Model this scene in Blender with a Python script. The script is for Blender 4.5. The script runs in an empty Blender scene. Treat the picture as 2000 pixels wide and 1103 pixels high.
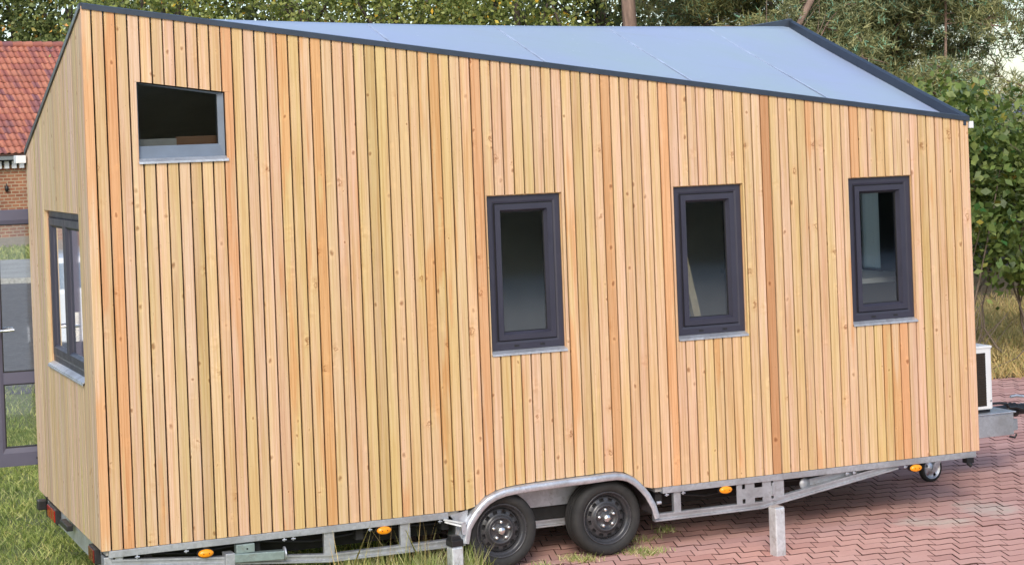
import bpy, bmesh, math, random
import numpy as np
from mathutils import Vector, Matrix

# ------------------------------------------------------------------ camera, sky, sun, exposure
scene = bpy.context.scene
COL = scene.collection
CAM_YAW, CAM_PITCH, CAM_ROLL = 0.38575, -0.00617, -0.03764
CAM_LOC = np.array([-2.1288, -11.9259, 2.8917])
F_PX, PP_X, PP_Y = 3736.0, 961.76, 298.57          # focal length and optical axis of a 2000 x 1103 frame


def cam_basis():
    cy, sy, cp, sp = math.cos(CAM_YAW), math.sin(CAM_YAW), math.cos(CAM_PITCH), math.sin(CAM_PITCH)
    f = np.array([sy * cp, cy * cp, sp]); r = np.array([cy, -sy, 0.0]); u = np.cross(r, f)
    c, s = math.cos(CAM_ROLL), math.sin(CAM_ROLL)
    return c * r + s * u, -s * r + c * u, f


R_, U_, F_ = cam_basis()
cam_data = bpy.data.cameras.new('camera')
cam = bpy.data.objects.new('camera', cam_data); COL.objects.link(cam)
cam.matrix_world = Matrix([[R_[0], U_[0], -F_[0], CAM_LOC[0]], [R_[1], U_[1], -F_[1], CAM_LOC[1]],
                           [R_[2], U_[2], -F_[2], CAM_LOC[2]], [0, 0, 0, 1]])
cam_data.sensor_fit = 'HORIZONTAL'; cam_data.sensor_width = 36.0
cam_data.lens = F_PX / 2000 * 36.0
cam_data.shift_x = (1000 - PP_X) / 2000
cam_data.shift_y = (PP_Y - 551.5) / 2000
cam_data.clip_start = 0.1; cam_data.clip_end = 3000
scene.camera = cam

SUN_DIR = Vector((-0.42, -0.80, 0.62)).normalized()     # towards the sun
world = bpy.data.worlds.new('World'); scene.world = world; world.use_nodes = True
wn = world.node_tree.nodes; wl = world.node_tree.links
bg = wn['Background']
sky = wn.new('ShaderNodeTexSky'); sky.sky_type = 'NISHITA'; sky.sun_disc = False
sky.sun_elevation = math.asin(SUN_DIR.z); sky.sun_rotation = math.atan2(SUN_DIR.x, SUN_DIR.y)
sky.air_density = 1.0; sky.dust_density = 1.5; sky.ozone_density = 1.0
wl.new(sky.outputs[0], bg.inputs['Color']); bg.inputs['Strength'].default_value = 0.14
sun_data = bpy.data.lights.new('sun', 'SUN'); sun_data.energy = 1.15; sun_data.angle = math.radians(20)
sun_data.color = (1.0, 0.95, 0.87)
sun = bpy.data.objects.new('sun', sun_data); COL.objects.link(sun)
sun.rotation_euler = SUN_DIR.to_track_quat('Z', 'Y').to_euler(); sun.location = (-10, -14, 14)
scene.view_settings.view_transform = 'Standard'; scene.view_settings.look = 'None'
scene.view_settings.gamma = 1.0; scene.view_settings.use_curve_mapping = False
scene.view_settings.exposure = 0.85

# ------------------------------------------------------------------ helpers
rnd = random.Random(7)
PI = math.pi


def thing(name, label, cat, loc=(0, 0, 0), rotz=0.0, group=None, kind=None):
    o = bpy.data.objects.new(name, None); COL.objects.link(o); o.empty_display_size = 0.2
    o.location = loc; o.rotation_euler = (0, 0, rotz)
    o['label'] = label; o['category'] = cat
    if group: o['group'] = group
    if kind: o['kind'] = kind
    return o


def tag(o, label=None, cat=None, group=None, kind=None):
    if label: o['label'] = label
    if cat: o['category'] = cat
    if group: o['group'] = group
    if kind: o['kind'] = kind
    return o


class MB:
    """collects verts and faces and links them as one mesh object"""
    def __init__(s): s.v = []; s.f = []; s.m = []; s.sm = []

    def add(s, verts, faces, mi=0, smooth=False):
        b = len(s.v); s.v.extend([tuple(map(float, q)) for q in verts])
        for f in faces: s.f.append([i + b for i in f]); s.m.append(mi); s.sm.append(smooth)

    def box(s, x0, x1, y0, y1, z0, z1, mi=0):
        s.add([(x0, y0, z0), (x1, y0, z0), (x1, y1, z0), (x0, y1, z0), (x0, y0, z1), (x1, y0, z1), (x1, y1, z1), (x0, y1, z1)],
              [(0, 3, 2, 1), (4, 5, 6, 7), (0, 1, 5, 4), (1, 2, 6, 5), (2, 3, 7, 6), (3, 0, 4, 7)], mi)
        return s

    def bar(s, p0, p1, w, h, side=(0, 1, 0), mi=0):
        """rectangular beam p0-p1, w across 'side', h across the third axis"""
        p0, p1, side = Vector(p0), Vector(p1), Vector(side)
        d = (p1 - p0).normalized(); side = (side - d * side.dot(d)).normalized(); up = d.cross(side)
        q = [p + side * a * w / 2 + up * b * h / 2 for p in (p0, p1) for a, b in ((-1, -1), (1, -1), (1, 1), (-1, 1))]
        s.add(q, [(0, 1, 2, 3), (7, 6, 5, 4), (0, 4, 5, 1), (1, 5, 6, 2), (2, 6, 7, 3), (3, 7, 4, 0)], mi)
        return s

    def tube(s, pts, radii, n=8, mi=0, cap=True):
        pts = [Vector(p) for p in pts]
        if not hasattr(radii, '__len__'): radii = [radii] * len(pts)
        vs = []; ref = Vector((0.13, 0.31, 0.94))
        for i, p in enumerate(pts):
            d = (pts[min(i + 1, len(pts) - 1)] - pts[max(i - 1, 0)]).normalized()
            if abs(d.dot(ref)) > 0.97: ref = Vector((0.9, 0.3, 0.1))
            a = d.cross(ref).normalized(); b = d.cross(a)
            for k in range(n):
                t = 2 * PI * k / n; vs.append(p + (a * math.cos(t) + b * math.sin(t)) * radii[i])
        fs = [(i * n + k, i * n + (k + 1) % n, (i + 1) * n + (k + 1) % n, (i + 1) * n + k) for i in range(len(pts) - 1) for k in range(n)]
        s.add(vs, fs, mi, True)
        if cap: s.add([vs[k] for k in range(n)], [tuple(range(n))], mi); s.add(vs[-n:], [tuple(range(n))], mi)
        return s

    def lathe(s, prof, c=(0, 0, 0), n=32, mi=0, axis='y', skip=None):
        """prof: list of (radius, axial)"""
        vs = []
        for r, a in prof:
            for k in range(n):
                t = 2 * PI * k / n; x, z = r * math.cos(t), r * math.sin(t)
                vs.append((c[0] + x, c[1] + a, c[2] + z) if axis == 'y' else ((c[0] + a, c[1] + x, c[2] + z) if axis == 'x' else (c[0] + x, c[1] + z, c[2] + a)))
        fs = []
        for i in range(len(prof) - 1):
            for k in range(n):
                if skip and skip(i, k): continue
                fs.append((i * n + k, i * n + (k + 1) % n, (i + 1) * n + (k + 1) % n, (i + 1) * n + k))
        s.add(vs, fs, mi, True); return s

    def prism(s, poly, fn, d0, d1, mi=0):
        n = len(poly)
        s.add([fn(a, b, d) for d in (d0, d1) for a, b in poly],
              [tuple(range(n)), tuple(range(2 * n - 1, n - 1, -1))] + [(i, (i + 1) % n, n + (i + 1) % n, n + i) for i in range(n)], mi)
        return s

    def build(s, name, mats, parent=None, recalc=True, bevel=0.0):
        me = bpy.data.meshes.new(name); me.from_pydata(s.v, [], s.f)
        mats = mats if isinstance(mats, (list, tuple)) else [mats]
        for m in mats: me.materials.append(m)
        me.polygons.foreach_set('material_index', s.m); me.polygons.foreach_set('use_smooth', s.sm)
        if recalc or bevel:
            bm = bmesh.new(); bm.from_mesh(me)
            bmesh.ops.recalc_face_normals(bm, faces=bm.faces)
            if bevel:
                bmesh.ops.bevel(bm, geom=[e for e in bm.edges if len(e.link_faces) == 2 and e.calc_face_angle(0) > 0.6], offset=bevel, segments=2, affect='EDGES', profile=0.6, clamp_overlap=True)
            bm.to_mesh(me); bm.free()
        me.update()
        return link(name, me, parent)


def link(name, me, parent=None):
    o = bpy.data.objects.new(name, me); COL.objects.link(o)
    if parent is not None: o.parent = parent
    return o


def np_mesh(name, V, faces_n, mat, parent=None):
    """V: (n*k,3) verts, every k consecutive verts one face"""
    V = np.asarray(V, np.float32); k = faces_n; nf = len(V) // k
    me = bpy.data.meshes.new(name)
    me.vertices.add(len(V)); me.vertices.foreach_set('co', V.ravel())
    me.loops.add(nf * k); me.loops.foreach_set('vertex_index', np.arange(nf * k, dtype=np.int32))
    me.polygons.add(nf); me.polygons.foreach_set('loop_start', np.arange(0, nf * k, k, dtype=np.int32))
    try: me.polygons.foreach_set('loop_total', np.full(nf, k, np.int32))
    except Exception: pass
    me.materials.append(mat); me.update(calc_edges=True); me.validate()
    return link(name, me, parent)


# ------------------------------------------------------------------ materials
class NT:
    def __init__(s, name):
        s.mat = bpy.data.materials.new(name); s.mat.use_nodes = True
        s.t = s.mat.node_tree; s.n = s.t.nodes; s.p = s.n['Principled BSDF']; s.out = s.n['Material Output']

    def new(s, typ, **kw):
        nd = s.n.new('ShaderNode' + typ)
        for k, v in kw.items(): setattr(nd, k, v)
        return nd

    def set(s, nd, **kw):
        for k, v in kw.items(): s.inp(nd, k.replace('_', ' '), v)

    def inp(s, nd, key, v):
        sock = nd.inputs[key]
        if isinstance(v, bpy.types.NodeSocket): s.t.links.new(v, sock)
        else: sock.default_value = v

    def math(s, op, a, b=None, c=None, clamp=False):
        nd = s.new('Math', operation=op, use_clamp=clamp)
        for i, q in enumerate((a, b, c)):
            if q is not None: s.inp(nd, i, q)
        return nd.outputs[0]

    def vmath(s, op, a, b):
        nd = s.new('VectorMath', operation=op); s.inp(nd, 0, a); s.inp(nd, 1, b); return nd.outputs[0]

    def mix(s, fac, a, b, blend='MIX'):
        nd = s.new('Mix', data_type='RGBA', blend_type=blend)
        s.inp(nd, 0, fac); s.inp(nd, 6, a); s.inp(nd, 7, b); return nd.outputs[2]

    def noise(s, vec, scale, detail=3.0, rough=0.55):
        nd = s.new('TexNoise'); 
        if vec is not None: s.inp(nd, 'Vector', vec)
        s.inp(nd, 'Scale', scale); s.inp(nd, 'Detail', detail); s.inp(nd, 'Roughness', rough); return nd.outputs[0]

    def mapping(s, vec, scale=(1, 1, 1), loc=(0, 0, 0)):
        nd = s.new('Mapping'); s.inp(nd, 'Vector', vec); s.inp(nd, 'Scale', scale); s.inp(nd, 'Location', loc); return nd.outputs[0]

    def ramp(s, fac, stops, interp='LINEAR'):
        nd = s.new('ValToRGB'); s.inp(nd, 0, fac); cr = nd.color_ramp; cr.interpolation = interp
        while len(cr.elements) < len(stops): cr.elements.new(0.5)
        for e, (p, c) in zip(cr.elements, stops):
            e.position = p; e.color = (*c, 1) if len(c) == 3 else c
        return nd.outputs[0]

    def rng(s, v, a, b, c=0.0, d=1.0):
        nd = s.new('MapRange', clamp=True)
        for i, q in enumerate((v, a, b, c, d)): s.inp(nd, i, q)
        return nd.outputs[0]

    def bump(s, h, strength=0.3, dist=0.01):
        nd = s.new('Bump'); s.inp(nd, 'Height', h); s.inp(nd, 'Strength', strength); s.inp(nd, 'Distance', dist)
        s.t.links.new(nd.outputs[0], s.p.inputs['Normal'])

    def obj(s): return s.new('TexCoord').outputs['Object']

    def pos(s): return s.new('NewGeometry').outputs['Position']

    def island(s): return s.new('NewGeometry').outputs['Random Per Island']


def rgb(*c): return (*c, 1.0)


def plain(name, col, rough=0.5, metal=0.0, var=0.12, scale=9.0, bump=0.0, spec=None):
    t = NT(name); o = t.obj(); n = t.noise(o, scale, 4.0)
    t.inp(t.p, 'Base Color', t.mix(1.0, rgb(*col), t.ramp(n, [(0.25, (1 - var,) * 3), (0.75, (1 + var,) * 3)]), 'MULTIPLY'))
    t.inp(t.p, 'Roughness', t.rng(t.noise(o, scale * 2.3), 0.3, 0.7, rough - 0.07, rough + 0.07)); t.inp(t.p, 'Metallic', metal)
    if spec is not None: t.inp(t.p, 'Specular IOR Level', spec)
    if bump: t.bump(t.noise(o, scale * 6), bump, 0.004)
    return t.mat


def wood_mat(name, lengthwise='z', tint=None):
    """planed softwood; colour of each board comes from the board's own object colour"""
    t = NT(name); oi = t.new('ObjectInfo'); o = t.obj()
    off = t.new('CombineXYZ'); t.inp(off, 0, t.math('MULTIPLY', oi.outputs['Random'], 37.0)); t.inp(off, 1, t.math('MULTIPLY', oi.outputs['Random'], 91.0)); t.inp(off, 2, t.math('MULTIPLY', oi.outputs['Random'], 53.0))
    p = t.vmath('ADD', o, off.outputs[0])
    sc = lambda a, b: (a, a, b)
    wob = t.noise(t.mapping(p, sc(5, 1.6)), 1.0, 2.0)
    grain = t.noise(t.mapping(p, sc(95, 1.3)), 1.0, 4.0, 0.6)
    fine = t.noise(t.mapping(p, sc(330, 7)), 1.0, 3.0, 0.6)
    patch = t.noise(t.mapping(p, sc(9, 0.75)), 1.0, 2.0)
    base = oi.outputs['Color']
    patch2 = t.noise(t.mapping(p, sc(30, 1.2)), 1.0, 3.0)
    f = t.math('ADD', t.math('ADD', t.math('MULTIPLY', patch, 0.5), t.math('MULTIPLY', patch2, 0.5)), t.math('MULTIPLY_ADD', oi.outputs['Random'], 0.16, -0.08))
    c = t.mix(t.rng(f, 0.40, 0.60), t.mix(1.0, base, rgb(1.03, 0.985, 1.07), 'MULTIPLY'), t.mix(1.0, base, rgb(0.975, 0.985, 0.82), 'MULTIPLY'))
    # reddish heartwood: the board's alpha says how much of it runs along the board
    hn = t.noise(t.mapping(p, sc(13, 1.0)), 1.0, 2.0)
    heart = t.rng(t.math('ADD', hn, t.math('SUBTRACT', oi.outputs['Alpha'], 1.0)), 0.42, 0.50)
    c = t.mix(t.math('MULTIPLY', heart, 0.92), c, t.mix(1.0, base, rgb(0.975, 0.765, 0.60), 'MULTIPLY'))
    c = t.mix(t.rng(wob, 0.52, 0.75, 0.0, 0.45), c, t.mix(1.0, c, rgb(0.97, 0.88, 0.76), 'MULTIPLY'))
    c = t.mix(t.rng(grain, 0.44, 0.66, 0.0, 0.85), c, t.mix(1.0, c, rgb(0.80, 0.67, 0.52), 'MULTIPLY'))
    c = t.mix(t.rng(fine, 0.42, 0.70, 0.0, 0.42), c, t.mix(1.0, c, rgb(0.76, 0.66, 0.55), 'MULTIPLY'))
    speck = t.noise(t.mapping(p, sc(150, 60)), 1.0, 1.0)
    c = t.mix(t.rng(speck, 0.72, 0.78, 0.0, 0.55), c, t.mix(1.0, base, rgb(0.5, 0.38, 0.30), 'MULTIPLY'))
    # knots: short dark ovals with a pale halo
    warp = t.new('VectorMath', operation='ADD'); t.inp(warp, 0, t.mapping(p, sc(12, 8.5)))
    nz = t.new('TexNoise'); t.inp(nz, 'Vector', t.mapping(p, sc(40, 30))); t.inp(nz, 'Scale', 1.0)
    t.inp(warp, 1, t.vmath('MULTIPLY', nz.outputs['Color'], (0.22, 0.22, 0.22)))
    vor = t.new('TexVoronoi'); t.inp(vor, 'Vector', warp.outputs[0]); t.inp(vor, 'Scale', 1.0)
    keep = t.new('SeparateColor'); t.inp(keep, 0, vor.outputs['Color'])
    k = t.math('LESS_THAN', keep.outputs[0], 0.50)
    d = vor.outputs['Distance']
    t_sz = t.math('MULTIPLY_ADD', keep.outputs[1], 0.12, 0.05)
    core = t.math('MULTIPLY', t.math('SUBTRACT', 1.0, t.rng(t.math('DIVIDE', d, t_sz), 0.5, 1.25), clamp=True), k)
    halo = t.math('MULTIPLY', t.math('SUBTRACT', 1.0, t.rng(t.math('DIVIDE', d, t_sz), 1.1, 2.6), clamp=True), k)
    c = t.mix(t.math('MULTIPLY', halo, 0.5), c, t.mix(1.0, c, rgb(1.20, 1.20, 1.16), 'MULTIPLY'))
    c = t.mix(t.math('MULTIPLY', core, 0.85), c, t.mix(1.0, c, rgb(0.42, 0.28, 0.20), 'MULTIPLY'))
    # larger ragged knots with a pale cheek
    w2 = t.new('VectorMath', operation='ADD'); t.inp(w2, 0, t.mapping(p, sc(6.5, 4.1), (3.3, 1.7, 8.1)))
    nz2 = t.new('TexNoise'); t.inp(nz2, 'Vector', t.mapping(p, sc(24, 34))); t.inp(nz2, 'Scale', 1.0); t.inp(nz2, 'Detail', 3.0)
    t.inp(w2, 1, t.vmath('MULTIPLY', nz2.outputs['Color'], (0.40, 0.40, 0.30)))
    v2 = t.new('TexVoronoi'); t.inp(v2, 'Vector', w2.outputs[0]); t.inp(v2, 'Scale', 1.0)
    k2 = t.new('SeparateColor'); t.inp(k2, 0, v2.outputs['Color']); on2 = t.math('LESS_THAN', k2.outputs[0], 0.55)
    s2 = t.math('MULTIPLY_ADD', k2.outputs[2], 0.055, 0.055); q2 = t.math('DIVIDE', v2.outputs['Distance'], s2)
    cheek = t.math('MULTIPLY', t.math('SUBTRACT', 1.0, t.rng(q2, 1.2, 3.6), clamp=True), on2)
    c = t.mix(t.math('MULTIPLY', cheek, 0.55), c, t.mix(t.rng(nz2.outputs[0], 0.4, 0.6), t.mix(1.0, c, rgb(1.22, 1.22, 1.20), 'MULTIPLY'), t.mix(1.0, c, rgb(0.86, 0.72, 0.58), 'MULTIPLY')))
    rim2 = t.math('MULTIPLY', t.math('SUBTRACT', 1.0, t.math('MULTIPLY', t.math('ABSOLUTE', t.math('SUBTRACT', q2, 0.95)), 2.6), clamp=True), on2)
    c = t.mix(t.math('MULTIPLY', rim2, 0.9), c, t.mix(1.0, c, rgb(0.50, 0.34, 0.24), 'MULTIPLY'))
    c = t.mix(1.0, c, rgb(0.955, 0.92, 0.85), 'MULTIPLY')
    t.inp(t.p, 'Base Color', c); t.inp(t.p, 'Roughness', 0.62); t.inp(t.p, 'Specular IOR Level', 0.3)
    h = t.math('ADD', t.math('MULTIPLY', grain, 0.6), t.math('MULTIPLY', fine, 0.6)); t.bump(h, 0.25, 0.003)
    return t.mat


def galv_mat(name, col=(0.50, 0.52, 0.55), rough=0.42):
    t = NT(name); o = t.obj()
    v = t.new('TexVoronoi'); t.inp(v, 'Vector', o); t.inp(v, 'Scale', 55.0)
    sp = t.new('SeparateColor'); t.inp(sp, 0, v.outputs['Color'])
    n = t.noise(o, 4.0, 5.0)
    c = t.mix(t.rng(sp.outputs[0], 0, 1, 0, 0.5), rgb(*col), rgb(*[q * 0.66 for q in col]))
    c = t.mix(t.rng(n, 0.45, 0.7, 0, 0.65), c, rgb(col[0] * 0.55, col[1] * 0.53, col[2] * 0.51))
    dn_ = t.noise(t.mapping(o, (1.0, 1.0, 1.0)), 17.0, 6.0, 0.7)
    c = t.mix(t.rng(dn_, 0.56, 0.72, 0, 0.5), c, rgb(0.20, 0.17, 0.14))
    t.inp(t.p, 'Base Color', c); t.inp(t.p, 'Metallic', 0.65)
    t.inp(t.p, 'Roughness', t.math('MULTIPLY_ADD', sp.outputs[1], 0.14, rough)); t.bump(n, 0.1, 0.003)
    return t.mat


def glass_mat(name, tint=(0.86, 0.9, 0.9)):
    t = NT(name)
    tr = t.new('BsdfTransparent'); tr.inputs[0].default_value = rgb(*tint)
    gl = t.new('BsdfGlossy'); gl.inputs['Roughness'].default_value = 0.045; gl.inputs[0].default_value = rgb(0.95, 0.96, 1.0)
    fr = t.new('Fresnel'); fr.inputs[0].default_value = 1.55
    nz = t.noise(t.obj(), 1.7, 1.0); b = t.new('Bump'); t.inp(b, 'Height', nz); t.inp(b, 'Strength', 0.012); t.inp(b, 'Distance', 0.01)
    t.t.links.new(b.outputs[0], gl.inputs['Normal'])
    mx = t.new('MixShader'); t.inp(mx, 0, t.math('MULTIPLY', fr.outputs[0], 2.8, clamp=True))
    t.t.links.new(tr.outputs[0], mx.inputs[1]); t.t.links.new(gl.outputs[0], mx.inputs[2])
    t.t.links.new(mx.outputs[0], t.out.inputs['Surface']); t.n.remove(t.p)
    return t.mat


def leaf_mat(name, stops, rough=0.5, trans=0.25, gain=2.1):
    t = NT(name); isl = t.island(); pn = t.noise(t.pos(), 1.1, 2.0)
    c = t.ramp(isl, [(p_, tuple(min(0.75, q * gain) for q in col)) for p_, col in stops])
    c = t.mix(1.0, c, t.ramp(pn, [(0.3, (0.72, 0.76, 0.8)), (0.7, (1.25, 1.18, 1.0))]), 'MULTIPLY')
    t.inp(t.p, 'Base Color', c); t.inp(t.p, 'Roughness', rough); t.inp(t.p, 'Specular IOR Level', 0.35)
    tl = t.new('BsdfTranslucent'); t.inp(tl, 0, t.mix(1.0, c, rgb(1.1, 1.2, 0.6), 'MULTIPLY'))
    mx = t.new('MixShader'); t.inp(mx, 0, trans)
    t.t.links.new(t.p.outputs[0], mx.inputs[1]); t.t.links.new(tl.outputs[0], mx.inputs[2]); t.t.links.new(mx.outputs[0], t.out.inputs['Surface'])
    return t.mat


M = {}
M['wood'] = wood_mat('larch boards')
M['galv'] = galv_mat('galvanised steel')
M['galv_light'] = galv_mat('bright zinc sheet', (0.62, 0.65, 0.70), 0.33)
M['galv_green'] = galv_mat('greenish zinc', (0.36, 0.45, 0.43), 0.45)
M['glass'] = glass_mat('window glass')
M['anthracite'] = plain('anthracite plastic', (0.032, 0.031, 0.048), 0.42, 0, 0.10, 5.0)
M['gasket'] = plain('black rubber gasket', (0.008, 0.008, 0.009), 0.6)
M['backing'] = plain('dark facade membrane', (0.030, 0.010, 0.004), 0.9)
M['inner'] = plain('pale inner lining', (0.66, 0.66, 0.63), 0.8, 0, 0.08, 3.0)
M['inner_dark'] = plain('grey ply floor', (0.34, 0.33, 0.31), 0.6)
M['black'] = plain('black plastic', (0.012, 0.012, 0.013), 0.45)
M['underside'] = plain('black underfloor board', (0.010, 0.010, 0.010), 0.8)
M['trim'] = plain('anthracite roof trim', (0.042, 0.054, 0.075), 0.36, 0.3, 0.15, 6.0)
M['white_metal'] = plain('white enamelled sheet', (0.72, 0.73, 0.74), 0.4, 0, 0.05)
M['chrome'] = plain('satin nickel', (0.72, 0.72, 0.72), 0.25, 0.9, 0.05)
M['red_lens'] = plain('red lamp lens', (0.30, 0.012, 0.008), 0.2)
M['dark_red'] = plain('dark red reflector', (0.13, 0.01, 0.008), 0.25)
M['amber'] = plain('amber lens', (0.85, 0.30, 0.012), 0.18, 0, 0.15, 30.0)
M['rim'] = plain('black wheel paint', (0.040, 0.040, 0.044), 0.28)
M['ladder_wood'] = plain('pale ladder wood', (0.74, 0.62, 0.42), 0.6, 0, 0.15, 12.0)
M['twig'] = plain('grey brown twig', (0.16, 0.12, 0.085), 0.8)


def make_tyre():
    t = NT('tyre rubber'); o = t.obj()
    n = t.noise(o, 14.0, 5.0)
    t.inp(t.p, 'Base Color', t.ramp(n, [(0.3, (0.012, 0.012, 0.012)), (0.75, (0.028, 0.027, 0.026))]))
    t.inp(t.p, 'Roughness', 0.75); t.bump(t.noise(o, 60.0), 0.15, 0.003); return t.mat


M['tyre'] = make_tyre()


def make_membrane():
    t = NT('roof membrane'); o = t.obj()
    n = t.noise(o, 0.9, 4.0); st = t.noise(t.mapping(o, (1.2, 7, 1)), 1.0, 5.0, 0.65); sp = t.noise(o, 26.0, 3.0)
    c = t.mix(t.rng(n, 0.35, 0.7), rgb(0.365, 0.425, 0.59), rgb(0.36, 0.45, 0.51))
    c = t.mix(t.rng(st, 0.56, 0.8, 0, 0.5), c, rgb(0.34, 0.39, 0.45))
    c = t.mix(t.rng(sp, 0.68, 0.76, 0, 0.35), c, rgb(0.72, 0.75, 0.80))
    t.inp(t.p, 'Base Color', c); t.inp(t.p, 'Roughness', t.rng(n, 0.3, 0.7, 0.34, 0.46)); t.bump(t.noise(o, 3.0, 3.0), 0.12, 0.02)
    return t.mat


M['membrane'] = make_membrane()
M['membrane_seam'] = plain('welded membrane lap', (0.42, 0.48, 0.60), 0.4, 0, 0.3, 9.0)


def make_paver():
    t = NT('red concrete paver'); oi = t.new('ObjectInfo'); p = t.pos()
    r = t.math('FRACT', t.math('ADD', oi.outputs['Random'], t.island()))
    c = t.ramp(r, [(0.0, (0.50, 0.265, 0.225)), (0.3, (0.60, 0.335, 0.28)), (0.7, (0.66, 0.385, 0.325)), (1.0, (0.55, 0.295, 0.25))])
    big = t.noise(p, 0.55, 3.0); fine = t.noise(p, 70.0, 3.0)
    c = t.mix(t.rng(big, 0.4, 0.7, 0, 0.45), c, rgb(0.62, 0.40, 0.345))
    c = t.mix(t.rng(t.noise(p, 1.7, 4.0, 0.6), 0.48, 0.74, 0, 0.45), c, rgb(0.50, 0.275, 0.23))
    c = t.mix(t.rng(fine, 0.4, 0.75, 0, 0.30), c, rgb(0.42, 0.235, 0.20))
    moss = t.noise(p, 3.1, 5.0, 0.65)
    c = t.mix(t.rng(moss, 0.63, 0.74, 0, 0.55), c, rgb(0.30, 0.25, 0.11))
    # spilled lime: two pale worn patches
    s = t.new('SeparateXYZ'); t.inp(s, 0, p)
    wob = t.noise(p, 5.0, 5.0, 0.7)

    def blob(cx, cy, rx, ry, ang):
        ca, sa = math.cos(ang), math.sin(ang)
        dx = t.math('SUBTRACT', s.outputs[0], cx); dy = t.math('SUBTRACT', s.outputs[1], cy)
        a = t.math('DIVIDE', t.math('ADD', t.math('MULTIPLY', dx, ca), t.math('MULTIPLY', dy, sa)), rx)
        b = t.math('DIVIDE', t.math('ADD', t.math('MULTIPLY', dx, -sa), t.math('MULTIPLY', dy, ca)), ry)
        q = t.math('ADD', t.math('MULTIPLY', a, a), t.math('MULTIPLY', b, b))
        return t.rng(t.math('SUBTRACT', t.math('ADD', q, t.math('MULTIPLY', wob, 2.6)), 1.3), -0.15, 0.75, 0.58, 0.0)
    st = t.math('MAXIMUM', blob(6.60, -0.02, 0.30, 0.42, -0.3), blob(6.02, -0.22, 0.42, 0.26, -0.3))
    c = t.mix(st, c, rgb(0.60, 0.56, 0.46))
    t.inp(t.p, 'Base Color', c); t.inp(t.p, 'Roughness', 0.85); t.inp(t.p, 'Specular IOR Level', 0.25); t.bump(fine, 0.35, 0.004)
    return t.mat


M['paver'] = make_paver()


def make_soil(name, stops, scale=2.2):
    t = NT(name); p = t.pos(); n = t.noise(p, scale, 6.0, 0.65); n2 = t.noise(p, scale * 14, 4.0, 0.7)
    c = t.ramp(n, stops); c = t.mix(1.0, c, t.ramp(n2, [(0.3, (0.6, 0.6, 0.6)), (0.75, (1.35, 1.35, 1.3))]), 'MULTIPLY')
    t.inp(t.p, 'Base Color', c); t.inp(t.p, 'Roughness', 0.95); t.inp(t.p, 'Specular IOR Level', 0.1); t.bump(n2, 0.6, 0.02)
    return t.mat


M['joint'] = make_soil('sandy joints', [(0.35, (0.075, 0.034, 0.028)), (0.7, (0.13, 0.066, 0.052))], 3.0)
M['lawn'] = make_soil('lawn soil', [(0.3, (0.15, 0.175, 0.065)), (0.55, (0.21, 0.225, 0.095)), (0.8, (0.27, 0.24, 0.12))])
M['ground'] = make_soil('dry earth', [(0.3, (0.16, 0.115, 0.065)), (0.6, (0.22, 0.165, 0.095)), (0.8, (0.13, 0.12, 0.05))])
M['asphalt'] = make_soil('asphalt', [(0.3, (0.105, 0.10, 0.105)), (0.7, (0.155, 0.15, 0.15))], 0.6)
M['concrete'] = make_soil('pale concrete', [(0.3, (0.36, 0.35, 0.33)), (0.7, (0.50, 0.49, 0.46))], 1.2)


def make_brick():
    t = NT('brown red brickwork'); o = t.obj(); s = t.new('SeparateXYZ'); t.inp(s, 0, o)
    cx = t.new('CombineXYZ'); t.inp(cx, 0, s.outputs[0]); t.inp(cx, 1, s.outputs[2])
    b = t.new('TexBrick'); t.inp(b, 'Vector', cx.outputs[0]); t.inp(b, 'Scale', 1.0)
    t.inp(b, 'Brick Width', 0.26); t.inp(b, 'Row Height', 0.105); t.inp(b, 'Mortar Size', 0.017); t.inp(b, 'Bias', -0.1)
    t.inp(b, 'Color1', rgb(0.36, 0.155, 0.085)); t.inp(b, 'Color2', rgb(0.26, 0.095, 0.055)); t.inp(b, 'Mortar', rgb(0.42, 0.32, 0.22))
    n = t.noise(o, 1.3, 4.0)
    t.inp(t.p, 'Base Color', t.mix(1.0, b.outputs['Color'], t.ramp(n, [(0.3, (0.78, 0.78, 0.8)), (0.7, (1.2, 1.15, 1.05))]), 'MULTIPLY'))
    t.inp(t.p, 'Roughness', 0.9); t.bump(t.math('SUBTRACT', 1.0, b.outputs['Fac']), 0.7, 0.012); return t.mat


M['brick'] = make_brick()


def make_tile():
    t = NT('clay roof tile'); oi = t.new('ObjectInfo'); r = t.math('FRACT', t.math('ADD', oi.outputs['Random'], t.island()))
    o = t.pos()
    c = t.ramp(r, [(0.0, (0.38, 0.125, 0.08)), (0.4, (0.46, 0.175, 0.11)), (0.7, (0.33, 0.105, 0.078)), (0.88, (0.29, 0.10, 0.085)), (1.0, (0.22, 0.09, 0.10))])
    c = t.mix(t.rng(t.noise(o, 0.8, 4.0), 0.5, 0.75, 0, 0.6), c, rgb(0.26, 0.11, 0.09))
    t.inp(t.p, 'Base Color', c); t.inp(t.p, 'Roughness', 0.7); return t.mat


M['tile'] = make_tile()


def make_bark(name, a, b):
    t = NT(name); o = t.obj(); n = t.noise(t.mapping(o, (9, 9, 1.8)), 1.0, 5.0, 0.65)
    t.inp(t.p, 'Base Color', t.ramp(n, [(0.35, a), (0.7, b)])); t.inp(t.p, 'Roughness', 0.9); t.bump(n, 0.8, 0.03); return t.mat


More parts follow.
